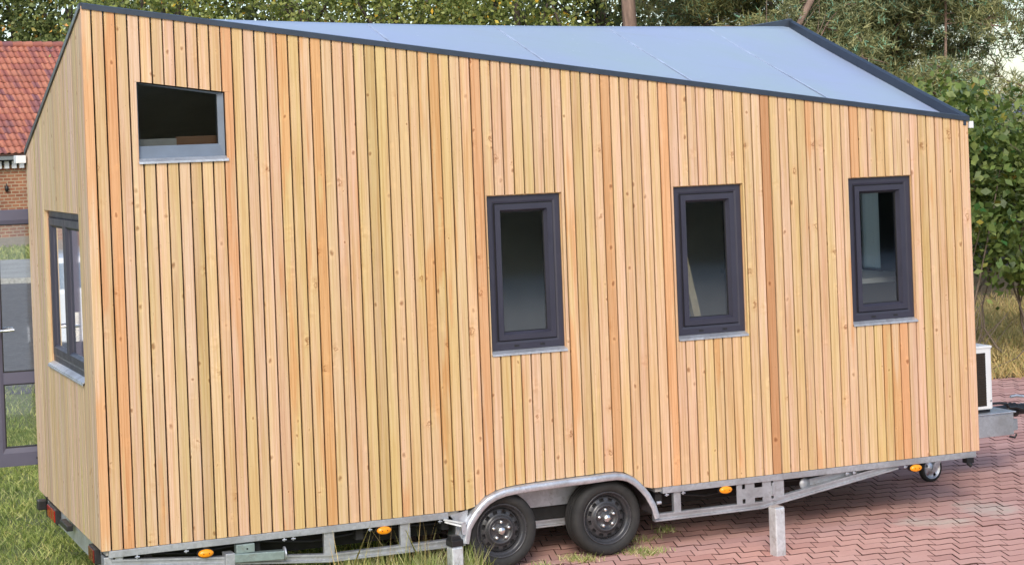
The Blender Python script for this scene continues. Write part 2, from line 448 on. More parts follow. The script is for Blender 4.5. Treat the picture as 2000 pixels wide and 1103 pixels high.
M['pine_bark'] = make_bark('pine bark', (0.13, 0.085, 0.065), (0.33, 0.225, 0.17))
M['bark'] = make_bark('dark bark', (0.035, 0.028, 0.022), (0.13, 0.10, 0.075))
M['leaf'] = leaf_mat('broad leaves', [(0.0, (0.045, 0.062, 0.016)), (0.35, (0.085, 0.108, 0.030)), (0.7, (0.145, 0.165, 0.055)), (0.955, (0.19, 0.20, 0.07)), (0.965, (0.42, 0.26, 0.03)), (1.0, (0.48, 0.20, 0.03))])
M['leaf_dark'] = leaf_mat('dark leaves', [(0.0, (0.020, 0.028, 0.012)), (0.5, (0.045, 0.058, 0.022)), (0.985, (0.085, 0.10, 0.04)), (1.0, (0.34, 0.20, 0.04))])
M['leaf_far'] = leaf_mat('far leaves', [(0.0, (0.028, 0.042, 0.014)), (0.5, (0.068, 0.088, 0.032)), (0.97, (0.14, 0.16, 0.065)), (0.985, (0.42, 0.22, 0.05)), (1.0, (0.34, 0.16, 0.05))])
M['leaf_shrub'] = leaf_mat('shrub leaves', [(0.0, (0.045, 0.075, 0.018)), (0.45, (0.095, 0.135, 0.035)), (0.9, (0.17, 0.21, 0.065)), (0.96, (0.05, 0.16, 0.05)), (0.992, (0.30, 0.25, 0.05)), (1.0, (0.30, 0.15, 0.05))], 0.38, 0.25, 1.35)
M['needle'] = leaf_mat('pine needles', [(0.0, (0.060, 0.068, 0.030)), (0.5, (0.125, 0.130, 0.062)), (0.85, (0.19, 0.185, 0.095)), (0.9, (0.085, 0.17, 0.12)), (1.0, (0.13, 0.23, 0.16))], 0.55, 0.15)
M['grass'] = leaf_mat('grass blades', [(0.0, (0.085, 0.115, 0.030)), (0.5, (0.155, 0.185, 0.060)), (0.85, (0.25, 0.265, 0.10)), (1.0, (0.36, 0.31, 0.15))], 0.6, 0.3)
M['grass_tall'] = leaf_mat('tall grass', [(0.0, (0.10, 0.14, 0.035)), (0.55, (0.20, 0.23, 0.085)), (0.75, (0.38, 0.32, 0.17)), (1.0, (0.50, 0.38, 0.24))], 0.6, 0.3)
M['straw'] = leaf_mat('dry grass', [(0.0, (0.24, 0.17, 0.085)), (0.5, (0.36, 0.27, 0.14)), (0.8, (0.20, 0.20, 0.075)), (1.0, (0.42, 0.24, 0.10))], 0.7, 0.25)

# ------------------------------------------------------------------ ground
fw = np.array([math.sin(CAM_YAW), math.cos(CAM_YAW)]); rt = np.array([math.cos(CAM_YAW), -math.sin(CAM_YAW)])


def gp(dep, lat, z=0.0):
    q = CAM_LOC[:2] + fw * dep + rt * lat; return (q[0], q[1], z)


def sheet(name, pts, mat, kind='structure'):
    b = MB(); b.add(pts, [tuple(range(len(pts)))]); o = b.build(name, mat, recalc=False); o['kind'] = kind
    if o.data.polygons[0].normal.z < 0: o.data.flip_normals()
    return o


sheet('ground', [(-400, -300, -0.05), (500, -300, -0.05), (500, 900, -0.05), (-400, 900, -0.05)], M['ground'])
PAVE_X, PAVE_DEP = 2.28, 21.75
sheet('lawn', [(-60, -5.2, -0.016), (PAVE_X, -5.2, -0.016), (PAVE_X, 9.5, -0.016), (8.5, 26, -0.016), (-26, 40, -0.016), (-60, 20, -0.016)], M['lawn'])
sheet('road', [gp(24.2, -40, -0.010), gp(23.6, -3.6, -0.010), gp(44.8, -7.5, -0.010), gp(45.5, -60, -0.010)], M['asphalt'])
sheet('verge', [gp(52.6, -60, -0.008), gp(52.2, -7.5, -0.008), gp(75, -12, -0.008), gp(75, -60, -0.008)], M['lawn'])
kb = MB(); a, b_, c_, d_ = gp(45.0, -60), gp(44.6, -7.5), gp(52.8, -7.5), gp(53.2, -60)
kb.prism([(a[0], a[1]), (b_[0], b_[1]), (c_[0], c_[1]), (d_[0], d_[1])], lambda x, y, z: (x, y, z), -0.02, 0.12)
kb.build('pavement', M['concrete'])['kind'] = 'structure'

sheet('yard', [(-60, -70, -0.020), (60, -70, -0.020), (60, -5.2, -0.020), (-60, -5.2, -0.020)], make_soil('yard paled for reflections', [(0.3, (0.64, 0.62, 0.58)), (0.7, (0.78, 0.76, 0.72))], 1.2))  # unseen ground in front, made pale to brighten the panes' reflections
# paving: Z-shaped interlocking concrete pavers, rows and columns on a skewed lattice
paving = MB()
e0 = [(PAVE_X, -5.2, 0), (30, -5.2, 0), gp(PAVE_DEP, 22), gp(PAVE_DEP, 2.0), (PAVE_X, 9.0, 0)]
paving.add([(x, y, -0.012) for x, y, _ in e0], [tuple(range(5))]); paving = paving.build('paving', M['joint'], recalc=False); paving['kind'] = 'structure'
if paving.data.polygons[0].normal.z < 0: paving.data.flip_normals()
VR, VC = np.array([0.167, -0.043]), np.array([-0.100, -0.139])


def latP(i, j): return i * VR + j * VC + 0.634 * VR - 0.2 * VC


def latT(i, j): return i * VR + j * VC


def row_edge(p, q, n):
    """points from p towards q (q left out) along an S-shaped wave"""
    out = []
    for k in range(n):
        u = k / n; w = u * u * (3 - 2 * u); d = q - p
        al = np.linalg.solve(np.array([VR, VC]).T, d)
        out.append(p + VR * al[0] * u + VC * al[1] * w)
    return out


poly = row_edge(latP(0, 0), latT(1, 0), 2) + row_edge(latT(1, 0), latP(1, 0), 4) + [latP(1, 0)] + row_edge(latT(2, 1), latP(1, 1), 1)[:1]
low = (row_edge(latT(1, 1), latP(1, 1), 4) + row_edge(latP(1, 1), latT(2, 1), 2))[1:][::-1]
poly = poly + low + [latT(1, 1)]
NPV = len(poly); JOINT_E = {6, NPV - 1}
cen = sum(poly) / NPV; poly = [q - cen for q in poly]


def inset(pl, drow, djoint):
    n = len(pl); area = sum(pl[i][0] * pl[(i + 1) % n][1] - pl[(i + 1) % n][0] * pl[i][1] for i in range(n)); sgn = 1 if area > 0 else -1
    nr, ds = [], []
    for i in range(n):
        e = pl[(i + 1) % n] - pl[i]; e = e / np.linalg.norm(e); nr.append(np.array([-e[1], e[0]]) * sgn); ds.append(djoint if i in JOINT_E else drow)
    out = []
    for i in range(n):
        A = np.array([nr[i - 1], nr[i]])
        if abs(np.linalg.det(A)) < 0.12: out.append(pl[i] + nr[i] * ds[i]); continue
        out.append(pl[i] + np.linalg.solve(A, np.array([ds[i - 1], ds[i]])))
    return out


p_out, p_top = inset(poly, 0.0030, 0.0016), inset(poly, 0.0066, 0.0034)
pv = [(q[0], q[1], -0.0125) for q in p_out] + [(q[0], q[1], 0.0) for q in p_top]
pf = [(i, (i + 1) % NPV, NPV + (i + 1) % NPV, NPV + i) for i in range(NPV)] + [tuple(range(NPV, 2 * NPV))]
pb = MB(); pb.add(pv, pf)
pm = bpy.data.meshes.new('paver'); pm.from_pydata(pb.v, [], pb.f)
bmx = bmesh.new(); bmx.from_mesh(pm); bmesh.ops.recalc_face_normals(bmx, faces=bmx.faces)
if max(bmx.faces, key=lambda f: len(f.verts)).normal.z < 0: bmesh.ops.reverse_faces(bmx, faces=bmx.faces)
bmx.to_mesh(pm); bmx.free(); pm.materials.append(M['paver']); pm.materials.append(M['joint'])
for p_ in pm.polygons: p_.material_index = 0 if len(p_.vertices) > 4 else 1


def px(p):
    d = np.asarray(p, float) - CAM_LOC; z = d @ F_
    return PP_X + F_PX * (d @ R_) / z, PP_Y - F_PX * (d @ U_) / z, z


cand = []
org = np.array([6.027, -0.469])
for i in range(-70, 70):
    for j in range(-75, 60):
        q = org + i * VR + j * VC + cen
        if q[0] < PAVE_X + 0.1: continue
        dep = (q - CAM_LOC[:2]) @ fw
        if dep > PAVE_DEP - 0.1 or dep < 7: continue
        x, y, z = px((q[0], q[1], 0))
        if -150 < x < 2150 and y < 1330:
            # seen: in the frame and not behind the cladding
            vis = 860 < x < 2010 and y < 1112 and y > 1078 - 0.117 * (x - 195) + 18 and not (x < 1300 and y < 1010)
            cand.append((0 if vis else 1, z, q))
cand.sort(key=lambda c: (c[0], c[1]))
rp = random.Random(3); rest = []
for k, (vv, z, q) in enumerate(cand):
    hz = rp.uniform(-0.0025, 0.0025); tx, ty = rp.gauss(0, 0.007), rp.gauss(0, 0.007)
    if k < 300:
        o = bpy.data.objects.new('paver', pm); COL.objects.link(o); o.parent = paving
        o.location = (q[0], q[1], hz); o.rotation_euler = (tx, ty, rp.gauss(0, 0.006))
    else:
        rest.append((q, hz, tx, ty))
base = np.array(pv); RV = []; RF = []
for n, (q, hz, tx, ty) in enumerate(rest):
    w = base.copy(); w[:, 2] += hz + w[:, 1] * tx - w[:, 0] * ty; w[:, 0] += q[0]; w[:, 1] += q[1]
    RV.append(w); RF.extend([[a + n * 2 * NPV for a in f] for f in pf])
me = bpy.data.meshes.new('paver_field'); me.from_pydata(np.concatenate(RV).tolist(), [], RF); me.materials.append(M['paver']); me.materials.append(M['joint'])
for p_ in me.polygons: p_.material_index = 0 if len(p_.vertices) > 4 else 1
bmx = bmesh.new(); bmx.from_mesh(me)
dn = [f for f in bmx.faces if f.normal.z < 0]
if dn: bmesh.ops.reverse_faces(bmx, faces=dn)
bmx.to_mesh(me); bmx.free()
o = link('paver_field', me, paving); o['kind'] = 'stuff'

# ------------------------------------------------------------------ tiny house on its trailer
ZB = 0.44                                   # lower edge of the cladding
PB = 0.0738256; X0 = 0.85 * PB; LEN = X0 + 87 * PB + 1.05 * PB; WID = 2.5
H_NL, H_NR, H_FL, H_FR = ZB + 3.386, ZB + 2.489, ZB + 2.504, ZB + 3.398
house = thing('tiny_house', 'tiny house on a tandem trailer clad in vertical larch boards', 'tiny house', (0, 0, 0))
front_top = lambda x: H_NL + (H_NR - H_NL) * x / LEN
end_top = lambda y: H_NL + (H_FL - H_NL) * y / WID
far_top = lambda x: H_FL + (H_FR - H_FL) * x / LEN
right_top = lambda y: H_NR + (H_FR - H_NR) * y / WID
FEND = [(2.381, -.213), (2.403, -.113), (2.435, -.062), (2.469, -.018), (2.515, .030), (2.565, .068), (2.625, .095), (2.697, .113), (2.80, .123), (2.941, .129), (3.13, .133), (3.323, .136), (3.45, .140), (3.537, .140),
        (3.59, .131), (3.634, .115), (3.675, .091), (3.711, .061), (3.752, .018), (3.787, -.025), (3.835, -.112), (3.859, -.196)]
FEND = [(x, z + ZB) for x, z in FEND]


def fend_z(x):
    if x <= FEND[0][0] or x >= FEND[-1][0]: return -9
    for (a, za), (b, zb) in zip(FEND, FEND[1:]):
        if a <= x <= b: return za + (zb - za) * (x - a) / (b - a)


# openings in the front wall: x0, x1, top at x0, top at x1, bottom
WT, WH, WW = ZB + 2.0864, 1.0491, 0.5363
OPEN_F = [(x, x + WW + 0.017, WT, WT, WT - WH - 0.035) for x in (2.6586, 4.0699, 5.4995)]
OPEN_F.append((0.329, 0.893, ZB + 2.907, ZB + 2.828, ZB + 2.395))
EY0, EY1, EZ0, EZ1 = 0.375, 1.75, ZB + 1.027, ZB + 2.0867
OPEN_E = [(EY0, EY1, EZ1, EZ1, EZ0 - 0.035)]

PAL = [((0.645, 0.475, 0.325), 6), ((0.670, 0.500, 0.350), 5), ((0.640, 0.485, 0.300), 5), ((0.600, 0.450, 0.270), 3), ((0.650, 0.465, 0.315), 4), ((0.570, 0.420, 0.255), 1)]
# how much reddish heartwood runs along a board, by board number
SPECIAL = {0: 0.98, 2: 1.02, 12: 0.88, 16: 0.90, 17: 0.97, 20: 1.08, 27: 0.90, 30: 0.94, 31: 0.97, 35: 1.10, 38: 0.98, 44: 0.88, 48: 1.14, 54: 1.08, 61: 0.92, 65: 1.5, 70: 0.90, 78: 0.95, 79: 1.0, 80: 1.10}
UPPER = {75: 1.12}


ZONES = [(0, [7, 6, 1, 0.4, 4, 0.3]), (17, [4, 3, 6, 3, 3, 1]), (50, [5, 4, 4, 2, 4, 0.7]), (66, [6, 5, 3, 1, 5, 0.4])]


def pick(r, i=30):
    ws = [z for a, z in ZONES if i >= a][-1]
    pal = [(c, k) for (c, _), k in zip(PAL, ws)]
    w = sum(k for _, k in pal); t = r.uniform(0, w)
    for c, k in pal:
        t -= k
        if t <= 0: break
    g = r.uniform(0.95, 1.05)
    return tuple(min(1, q * g * r.uniform(0.98, 1.02)) for q in c)


def board_pieces(a, b, topf, botf, openings):
    """quads (xl, xr, zbl, zbr, ztl, ztr) left of one board after the openings are cut out"""
    pcs = []
    hit = None
    for op in openings:
        if min(b, op[1]) - max(a, op[0]) > 0.004: hit = op
    if hit is None: return [(a, b, botf(a), botf(b), topf(a), topf(b))]
    x0, x1, t0, t1, bz = hit
    tz = lambda x: t0 + (t1 - t0) * (min(max(x, x0), x1) - x0) / (x1 - x0)
    pcs.append((a, b, tz(a), tz(b), topf(a), topf(b)))
    if a < x0 - 0.003: pcs.append((a, x0, bz, bz, tz(a), tz(x0)))
    if b > x1 + 0.003: pcs.append((x1, b, bz, bz, tz(x1), tz(b)))
    pcs.append((a, b, botf(a), botf(b), bz, bz))
    return pcs


def add_board(mb, pc, fn, th=0.020, ch=0.0022):
    a, b, bl, br, tl, tr = pc
    if b - a > 0.012: ia, ib = a + ch, b - ch
    else: ia, ib = a, b
    V = [fn(ia, bl, 0), fn(ib, br, 0), fn(ib, tr, 0), fn(ia, tl, 0),
         fn(a, bl, ch), fn(b, br, ch), fn(b, tr, ch), fn(a, tl, ch),
         fn(a, bl, th), fn(b, br, th), fn(b, tr, th), fn(a, tl, th)]
    mb.add(V, [(0, 1, 2, 3), (0, 4, 5, 1), (1, 5, 6, 2), (2, 6, 7, 3), (3, 7, 4, 0), (4, 8, 9, 5), (5, 9, 10, 6), (6, 10, 11, 7), (7, 11, 8, 4), (11, 10, 9, 8)])


FR = lambda a, b, d: (a, d, b)                    # front plane y=0, d inwards
EN = lambda a, b, d: (d, a, b)                    # left end plane x=0
RI = lambda a, b, d: (LEN - d, a, b)
BK = lambda a, b, d: (a, WID - d, b)
GAP = 0.0052
rb = random.Random(11)


def set_color(o, c): o.color = (*c[:3], c[3] if len(c) > 3 else 0.70)


front_boards = []
for i in range(89):
    a = 0.0 if i == 0 else X0 + (i - 1) * PB + GAP
    b = LEN if i == 88 else X0 + i * PB - GAP
    jig = rb.uniform(-0.0008, 0.0008)
    a += jig if i else 0; b += jig if i < 88 else 0
    topf = lambda x: front_top(x) - 0.004
    botf = lambda x: max(ZB, fend_z(x) + 0.006)
    c = pick(rb, i) + (SPECIAL.get(i, rb.uniform(0.62, 0.83)),)
    if i == 65: c = (0.52, 0.36, 0.24, 1.5)
    pcs = board_pieces(a, b, topf, botf, OPEN_F)
    hit = [op for op in OPEN_F if min(b, op[1]) - max(a, op[0]) > 0.004]
    if hit:                                       # a board cut by a window is two boards (a notched one stays one)
        op = hit[0]
        if a >= op[0] - 0.003 and b <= op[1] + 0.003 and len(pcs) == 2:
            for n, pc in enumerate(pcs):
                mb = MB(); add_board(mb, pc, FR); o = mb.build('cladding_board', M['wood'], house)
                set_color(o, (pick(rb, i) + (UPPER.get(i, 0.75),) if n == 0 else c))
            continue
    mb = MB()
    dz = rb.uniform(0, 0.0012)
    for pc in pcs: add_board(mb, pc, lambda p, q, d, dz=dz: (p, d + dz, q))
    o = mb.build('cladding_board', M['wood'], house); set_color(o, c)

rb = random.Random(23)
for i in range(35):
    a = 0.022 if i == 0 else X0 + (i - 1) * PB + GAP * 0.62
    b = X0 + i * PB - GAP * 0.62
    if b > WID: b = WID
    if a > WID - 0.01: break
    pcs = board_pieces(a, b, lambda y: end_top(y) - 0.004, lambda y: ZB, OPEN_E)
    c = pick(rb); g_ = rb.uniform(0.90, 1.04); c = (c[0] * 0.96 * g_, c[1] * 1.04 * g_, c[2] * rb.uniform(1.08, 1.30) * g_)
    if len(pcs) == 2 and a >= OPEN_E[0][0] - 0.003 and b <= OPEN_E[0][1] + 0.003:
        for pc in pcs:
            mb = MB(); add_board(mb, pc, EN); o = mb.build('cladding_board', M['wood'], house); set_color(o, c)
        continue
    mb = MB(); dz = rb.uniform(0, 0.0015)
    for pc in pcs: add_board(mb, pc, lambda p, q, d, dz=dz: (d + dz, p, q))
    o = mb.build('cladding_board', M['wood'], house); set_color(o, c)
# right end and back: boards too, seen only from beside
for i in range(35):
    a = 0.022 if i == 0 else X0 + (i - 1) * PB + GAP; b = min(X0 + i * PB - GAP, WID)
    if a > WID - 0.01: break
    mb = MB()
    for pc in board_pieces(a, b, lambda y: right_top(y) - 0.004, lambda y: ZB, [(1.00, 1.32, ZB + 1.98, ZB + 1.98, ZB + 1.30)]): add_board(mb, pc, RI)
    set_color(mb.build('cladding_board', M['wood'], house), pick(rb))
DOOR = (0.42, 1.30, ZB + 2.10, ZB + 2.10, ZB + 0.14)
mb = MB()
for i in range(89):
    a = 0.022 if i == 0 else X0 + (i - 1) * PB + GAP; b = min(X0 + i * PB - GAP, LEN - 0.022)
    for pc in board_pieces(a, b, lambda x: far_top(x) - 0.004, lambda x: max(ZB, fend_z(x) + 0.006), [DOOR, (1.55, 2.30, ZB + 2.1, ZB + 2.1, ZB + 0.14)]): add_board(mb, pc, BK)
o = mb.build('rear_cladding', M['wood'], house); o['kind'] = 'stuff'; set_color(o, (0.64, 0.43, 0.26))


# wall shells behind the boards: dark membrane outside, pale lining inside
def shell(name, fn, a0, a1, topf, openings, d0=0.0225, d1=0.13, bottom=ZB + 0.002):
    mb = MB(); xs = sorted({a0, a1, *[o[0] for o in openings], *[o[1] for o in openings]})
    for l, r in zip(xs, xs[1:]):
        spans = [[(bottom, bottom), (topf(l) - 0.10, topf(r) - 0.10)]]
        for x0, x1, t0, t1, bz in openings:
            if l >= x0 - 1e-6 and r <= x1 + 1e-6:
                s = spans.pop(); spans += [[s[0], (bz, bz)], [(t0, t1), s[1]]]
        for (bl, br), (tl, tr) in spans:
            V = [fn(l, bl, d0), fn(r, br, d0), fn(r, tr, d0), fn(l, tl, d0), fn(l, bl, d1), fn(r, br, d1), fn(r, tr, d1), fn(l, tl, d1)]
            mb.add(V, [(0, 1, 2, 3), (0, 4, 5, 1), (1, 5, 6, 2), (2, 6, 7, 3), (3, 7, 4, 0)], 0); mb.add(V, [(4, 7, 6, 5)], 1)
    return mb.build(name, [M['backing'], M['inner']], house, recalc=False)


BAY0, BAY1, BAYZ = 2.385, 3.855, ZB + 0.155


def shell_bay(name, fn, topf, ops):
    """long wall over the wheel bay: left, right and middle pieces"""
    mids = [o for o in ops if o[0] >= BAY0 - 0.5 and o[1] <= BAY1]
    shell(name, fn, 0.0225, BAY0, topf, [o for o in ops if o[1] <= BAY0])
    shell(name, fn, BAY1, LEN - 0.0225, topf, [o for o in ops if o[0] >= BAY1])
    shell(name, fn, BAY0, BAY1, topf, [o for o in ops if o[0] >= BAY0 and o[1] <= BAY1], bottom=BAYZ)


shell_bay('front_wall', FR, front_top, OPEN_F)
shell('end_wall', EN, 0.0225, WID - 0.0225, end_top, OPEN_E)
LIGHT_OPENING = (1.55, 2.30, ZB + 2.1, ZB + 2.1, ZB + 0.14)  # unseen rear window opening, added to let more light inside
shell_bay('rear_wall', BK, far_top, [DOOR, LIGHT_OPENING])
shell('right_wall', RI, 0.0225, WID - 0.0225, right_top, [(1.00, 1.32, ZB + 1.98, ZB + 1.98, ZB + 1.30)])
mb = MB(); mb.box(0.03, BAY0, 0.03, WID - 0.03, ZB - 0.035, ZB + 0.05); mb.box(BAY1, LEN - 0.03, 0.03, WID - 0.03, ZB - 0.035, ZB + 0.05); mb.box(BAY0, BAY1, 0.30, WID - 0.30, ZB - 0.035, ZB + 0.05)
for y0, y1 in ((0.05, 0.30), (WID - 0.30, WID - 0.05)): mb.box(BAY0, BAY1, y0, y1, BAYZ + 0.002, BAYZ + 0.03)
for y0, y1 in ((0.28, 0.30), (WID - 0.30, WID - 0.28)): mb.box(BAY0, BAY1, y0, y1, ZB + 0.052, BAYZ)
mb.build('floor_deck', M['inner_dark'], house)
mb = MB(); mb.box(0.03, BAY0, 0.05, WID - 0.05, ZB - 0.045, ZB - 0.037); mb.box(BAY1, LEN - 0.03, 0.05, WID - 0.05, ZB - 0.045, ZB - 0.037); mb.box(BAY0, BAY1, 0.27, WID - 0.27, ZB - 0.045, ZB - 0.037); mb.build('underfloor', M['underside'], house)

# roof: two membrane triangles folded along the diagonal from the near left to the far right peak
NS = 28


def roof_z(x, y):
    # near triangle NL-NR-FR, far triangle NL-FL-FR
    u, w = x / LEN, y / WID
    if u >= w: z = H_NL + (H_NR - H_NL) * (u - w) / 1.0 + (H_FR - H_NL) * w
    else: z = H_NL + (H_FL - H_NL) * (w - u) + (H_FR - H_NL) * u
    sag = 0.050 + 0.034 * math.sin(PI * min(u, w) ** 0.8) * (1 - abs(u - w)) ** 2
    return z - sag


mb = MB(); V = []; Fc = []
for i in range(NS + 1):
    for j in range(NS + 1):
        x, y = 0.02 + (LEN - 0.04) * i / NS, 0.02 + (WID - 0.04) * j / NS
        V.append((x, y, roof_z(LEN * i / NS, WID * j / NS)))
for i in range(NS):
    for j in range(NS):
        a, b, c, d = i * (NS + 1) + j, (i + 1) * (NS + 1) + j, (i + 1) * (NS + 1) + j + 1, i * (NS + 1) + j + 1
        Fc += [(a, b, c), (a, c, d)]
mb.add(V, Fc, 0, True)
roof = mb.build('roof', M['membrane'], house, recalc=False)
for xs in (1.0, 2.13, 3.262, 4.393, 5.52):
    mb = MB(); V = []; n = 16
    for k in range(n + 1):
        y = 0.03 + (WID * xs / LEN - 0.06) * k / n; w = 0.009
        for dx in (-w, w): V.append((xs + dx, y, roof_z(xs + dx, y) + 0.003))
        for dx in (-w, w): V.append((xs + dx, y, roof_z(xs + dx, y) - 0.002))
    for k in range(n):
        a = k * 4; mb.add([V[a], V[a + 1], V[a + 5], V[a + 4]], [(0, 1, 2, 3)]); mb.add([V[a], V[a + 4], V[a + 6], V[a + 2]], [(0, 1, 2, 3)]); mb.add([V[a + 1], V[a + 3], V[a + 7], V[a + 5]], [(0, 1, 2, 3)])
    mb.build('membrane_seam', M['membrane_seam'], roof, recalc=False)
mb = MB(); V = []                                  # ceiling
for i in range(NS + 1):
    for j in range(NS + 1):
        V.append((0.1 + (LEN - 0.2) * i / NS, 0.1 + (WID - 0.2) * j / NS, roof_z(LEN * i / NS, WID * j / NS) - 0.13))
mb.add(V, Fc); mb.build('ceiling', M['inner'], house, recalc=False)


def trim_strip(name, p0, p1, inward, w):
    """folded metal edge strip: a face hanging over the cladding, a flat top"""
    p0, p1, inn = Vector(p0), Vector(p1), Vector(inward)
    up = Vector((0, 0, 1)); o = -inn * 0.012
    prof = [o + up * -0.022, o + up * 0.012, inn * 0.004 + up * 0.017, inn * w + up * 0.013, inn * (w + 0.004) + up * -0.055, inn * 0.02 + up * -0.055, inn * 0.02 + up * -0.022]
    n = len(prof); mb = MB()
    mb.add([p + q for p in (p0, p1) for q in prof], [(i, (i + 1) % n, n + (i + 1) % n, n + i) for i in range(n)] + [tuple(range(n)), tuple(range(2 * n - 1, n - 1, -1))])
    return mb.build(name, M['trim'], house)


trim_strip('roof_trim', (0.004, 0, H_NL), (LEN - 0.004, 0, H_NR), (0, 1, 0), 0.05)
trim_strip('roof_trim', (0, 0.006, H_NL + 0.001), (0, WID - 0.006, H_FL + 0.001), (1, 0, 0), 0.05)
trim_strip('roof_trim', (LEN, -0.006, H_NR + 0.002), (LEN, WID + 0.006, H_FR + 0.002), (-1, 0, 0), 0.040)
trim_strip('roof_trim', (0.004, WID, H_FL), (LEN - 0.004, WID, H_FR), (0, -1, 0), 0.05)
MB().box(-0.085, -0.013, WID - 0.10, WID + 0.02, H_FL - 0.085, H_FL - 0.028).build('rain_spout', M['white_metal'], house, bevel=0.004)
MB().box(LEN + 0.013, LEN + 0.05, 0.0, 0.09, H_NR - 0.075, H_NR - 0.024).build('rain_spout', M['white_metal'], house, bevel=0.003)


# windows
def ring(mb, fn, a0, a1, b0, b1, bar, dout, din, dback, mi=0):
    """frame ring: outer edge at depth dout, inner edge at depth din (chamfered face)"""
    if not hasattr(bar, '__len__'): bar = (bar, bar, bar, bar)      # left right bottom top
    o = [(a0, b0), (a1, b0), (a1, b1), (a0, b1)]
    m = [(a0 + bar[0] * .72, b0 + bar[2] * .72), (a1 - bar[1] * .72, b0 + bar[2] * .72), (a1 - bar[1] * .72, b1 - bar[3] * .72), (a0 + bar[0] * .72, b1 - bar[3] * .72)]
    i = [(a0 + bar[0], b0 + bar[2]), (a1 - bar[1], b0 + bar[2]), (a1 - bar[1], b1 - bar[3]), (a0 + bar[0], b1 - bar[3])]
    V = [fn(*q, dout) for q in o] + [fn(*q, dout) for q in m] + [fn(*q, din) for q in i] + [fn(*q, dback) for q in i] + [fn(*q, dback) for q in o]
    Fs = []
    for k in range(4):
        n = (k + 1) % 4
        for L in range(5):
            a, b = L * 4, ((L + 1) % 5) * 4
            Fs.append((a + k, a + n, b + n, b + k))
    mb.add(V, Fs, mi)


def pane(fn, a0, a1, b0, b1, d, parent):
    mb = MB(); mb.add([fn(a0, b0, d), fn(a1, b0, d), fn(a1, b1, d), fn(a0, b1, d)], [(0, 1, 2, 3)])
    o = mb.build('pane', M['glass'], parent, recalc=False); return o


def reveal(fn, a0, a1, t0, t1, b, parent, d0=0.021, d1=0.125):
    mb = MB(); w = 0.006
    for q in ([(a0, b), (a0 + w, b), (a0 + w, t0), (a0, t0)], [(a1 - w, b), (a1, b), (a1, t1), (a1 - w, t1)], [(a0 + w, t0 - w), (a1 - w, t1 - w), (a1 - w, t1), (a0 + w, t0)]):
        mb.prism(q, fn, d0, d1)
    return mb.build('reveal', M['wood'], parent)


for x in (2.6586, 4.0699, 5.4995):
    a0, a1, b0, b1 = x + 0.007, x + WW + 0.010, WT - WH, WT - 0.008
    mb = MB(); ring(mb, FR, a0, a1, b0, b1, (0.05, 0.05, 0.058, 0.05), 0.032, 0.036, 0.10)
    w = mb.build('window', M['anthracite'], house)
    mb = MB(); ring(mb, FR, a0 + 0.052, a1 - 0.052, b0 + 0.060, b1 - 0.052, 0.006, 0.040, 0.040, 0.09); mb.build('gasket', M['gasket'], w)
    mb = MB(); ring(mb, FR, a0 + 0.058, a1 - 0.058, b0 + 0.066, b1 - 0.058, 0.052, 0.022, 0.058, 0.098); mb.build('sash', M['anthracite'], w)
    mb = MB(); ring(mb, FR, a0 + 0.11, a1 - 0.11, b0 + 0.118, b1 - 0.11, 0.005, 0.059, 0.062, 0.07); mb.build('gasket', M['gasket'], w)
    pane(FR, a0 + 0.108, a1 - 0.108, b0 + 0.116, b1 - 0.108, 0.066, w)
    for dx in (0.17, 0.36): MB().box(a0 + dx, a0 + dx + 0.035, 0.029, 0.034, b0 + 0.018, b0 + 0.030).build('drain_cap', M['gasket'], w)
    MB().prism([(-0.010, -0.028), (0.034, -0.018), (0.034, -0.002), (-0.007, -0.020), (-0.007, -0.034), (-0.010, -0.034)], lambda p, q, d: (d, p, b0 + q), x + 0.001, x + WW + 0.018).build('sill', M['galv_light'], w)
    r = reveal(FR, x + 0.0005, x + WW + 0.0165, WT - 0.0005, WT - 0.0005, b0 - 0.01, w, 0.0205, 0.031); set_color(r, (0.60, 0.42, 0.27))

# loft window with a sloping head
x0, x1, t0, t1, bz = OPEN_F[3]
bz += 0.028
mb = MB()
outer = [(x0 + .005, bz), (x1 - .005, bz), (x1 - .005, t1 - .006), (x0 + .005, t0 - .006)]
inner = [(x0 + .014, bz + .078), (x1 - .042, bz + .078), (x1 - .042, t1 - .012), (x0 + .014, t0 - .012)]
V = [FR(*q, d) for q, d in [(q, .034) for q in outer] + [(q, .05) for q in inner] + [(q, .10) for q in inner] + [(q, .10) for q in outer]]
mb.add(V, [((L * 4) + k, (L * 4) + (k + 1) % 4, ((L + 1) % 4) * 4 + (k + 1) % 4, ((L + 1) % 4) * 4 + k) for L in range(4) for k in range(4)])
M['loft_frame'] = plain('grey blue frame', (0.115, 0.145, 0.19), 0.4)
w = mb.build('window', M['loft_frame'], house); w['label'] = 'loft window with a sloping head and blue grey frame'
mb = MB(); mb.add([FR(*q, 0.060) for q in [(x0 + .01, bz + .06), (x1 - .03, bz + .06), (x1 - .03, t1 - .008), (x0 + .01, t0 - .008)]], [(0, 1, 2, 3)]); mb.build('pane', M['glass'], w, recalc=False)
MB().prism([(-0.016, -0.028), (0.034, -0.016), (0.034, 0.0), (-0.012, -0.020), (-0.012, -0.034), (-0.016, -0.034)], lambda p, q, d: (d, p, bz + q), x0 - 0.004, x1 + 0.006).build('sill', M['galv_light'], w)
MB().box(0.14, 2.2, 0.135, 2.36, ZB + 2.02, ZB + 2.10).build('loft_floor', M['ladder_wood'], house)
MB().box(0.30, 0.60, 0.14, 0.17, ZB + 2.46, ZB + 2.545).build('loft_board', plain('pale grey board', (0.36, 0.35, 0.33), 0.7), house)
MB().box(0.60, 0.96, 0.142, 0.168, ZB + 2.46, ZB + 2.555).build('loft_board', plain('brown board', (0.22, 0.11, 0.055), 0.7), house)

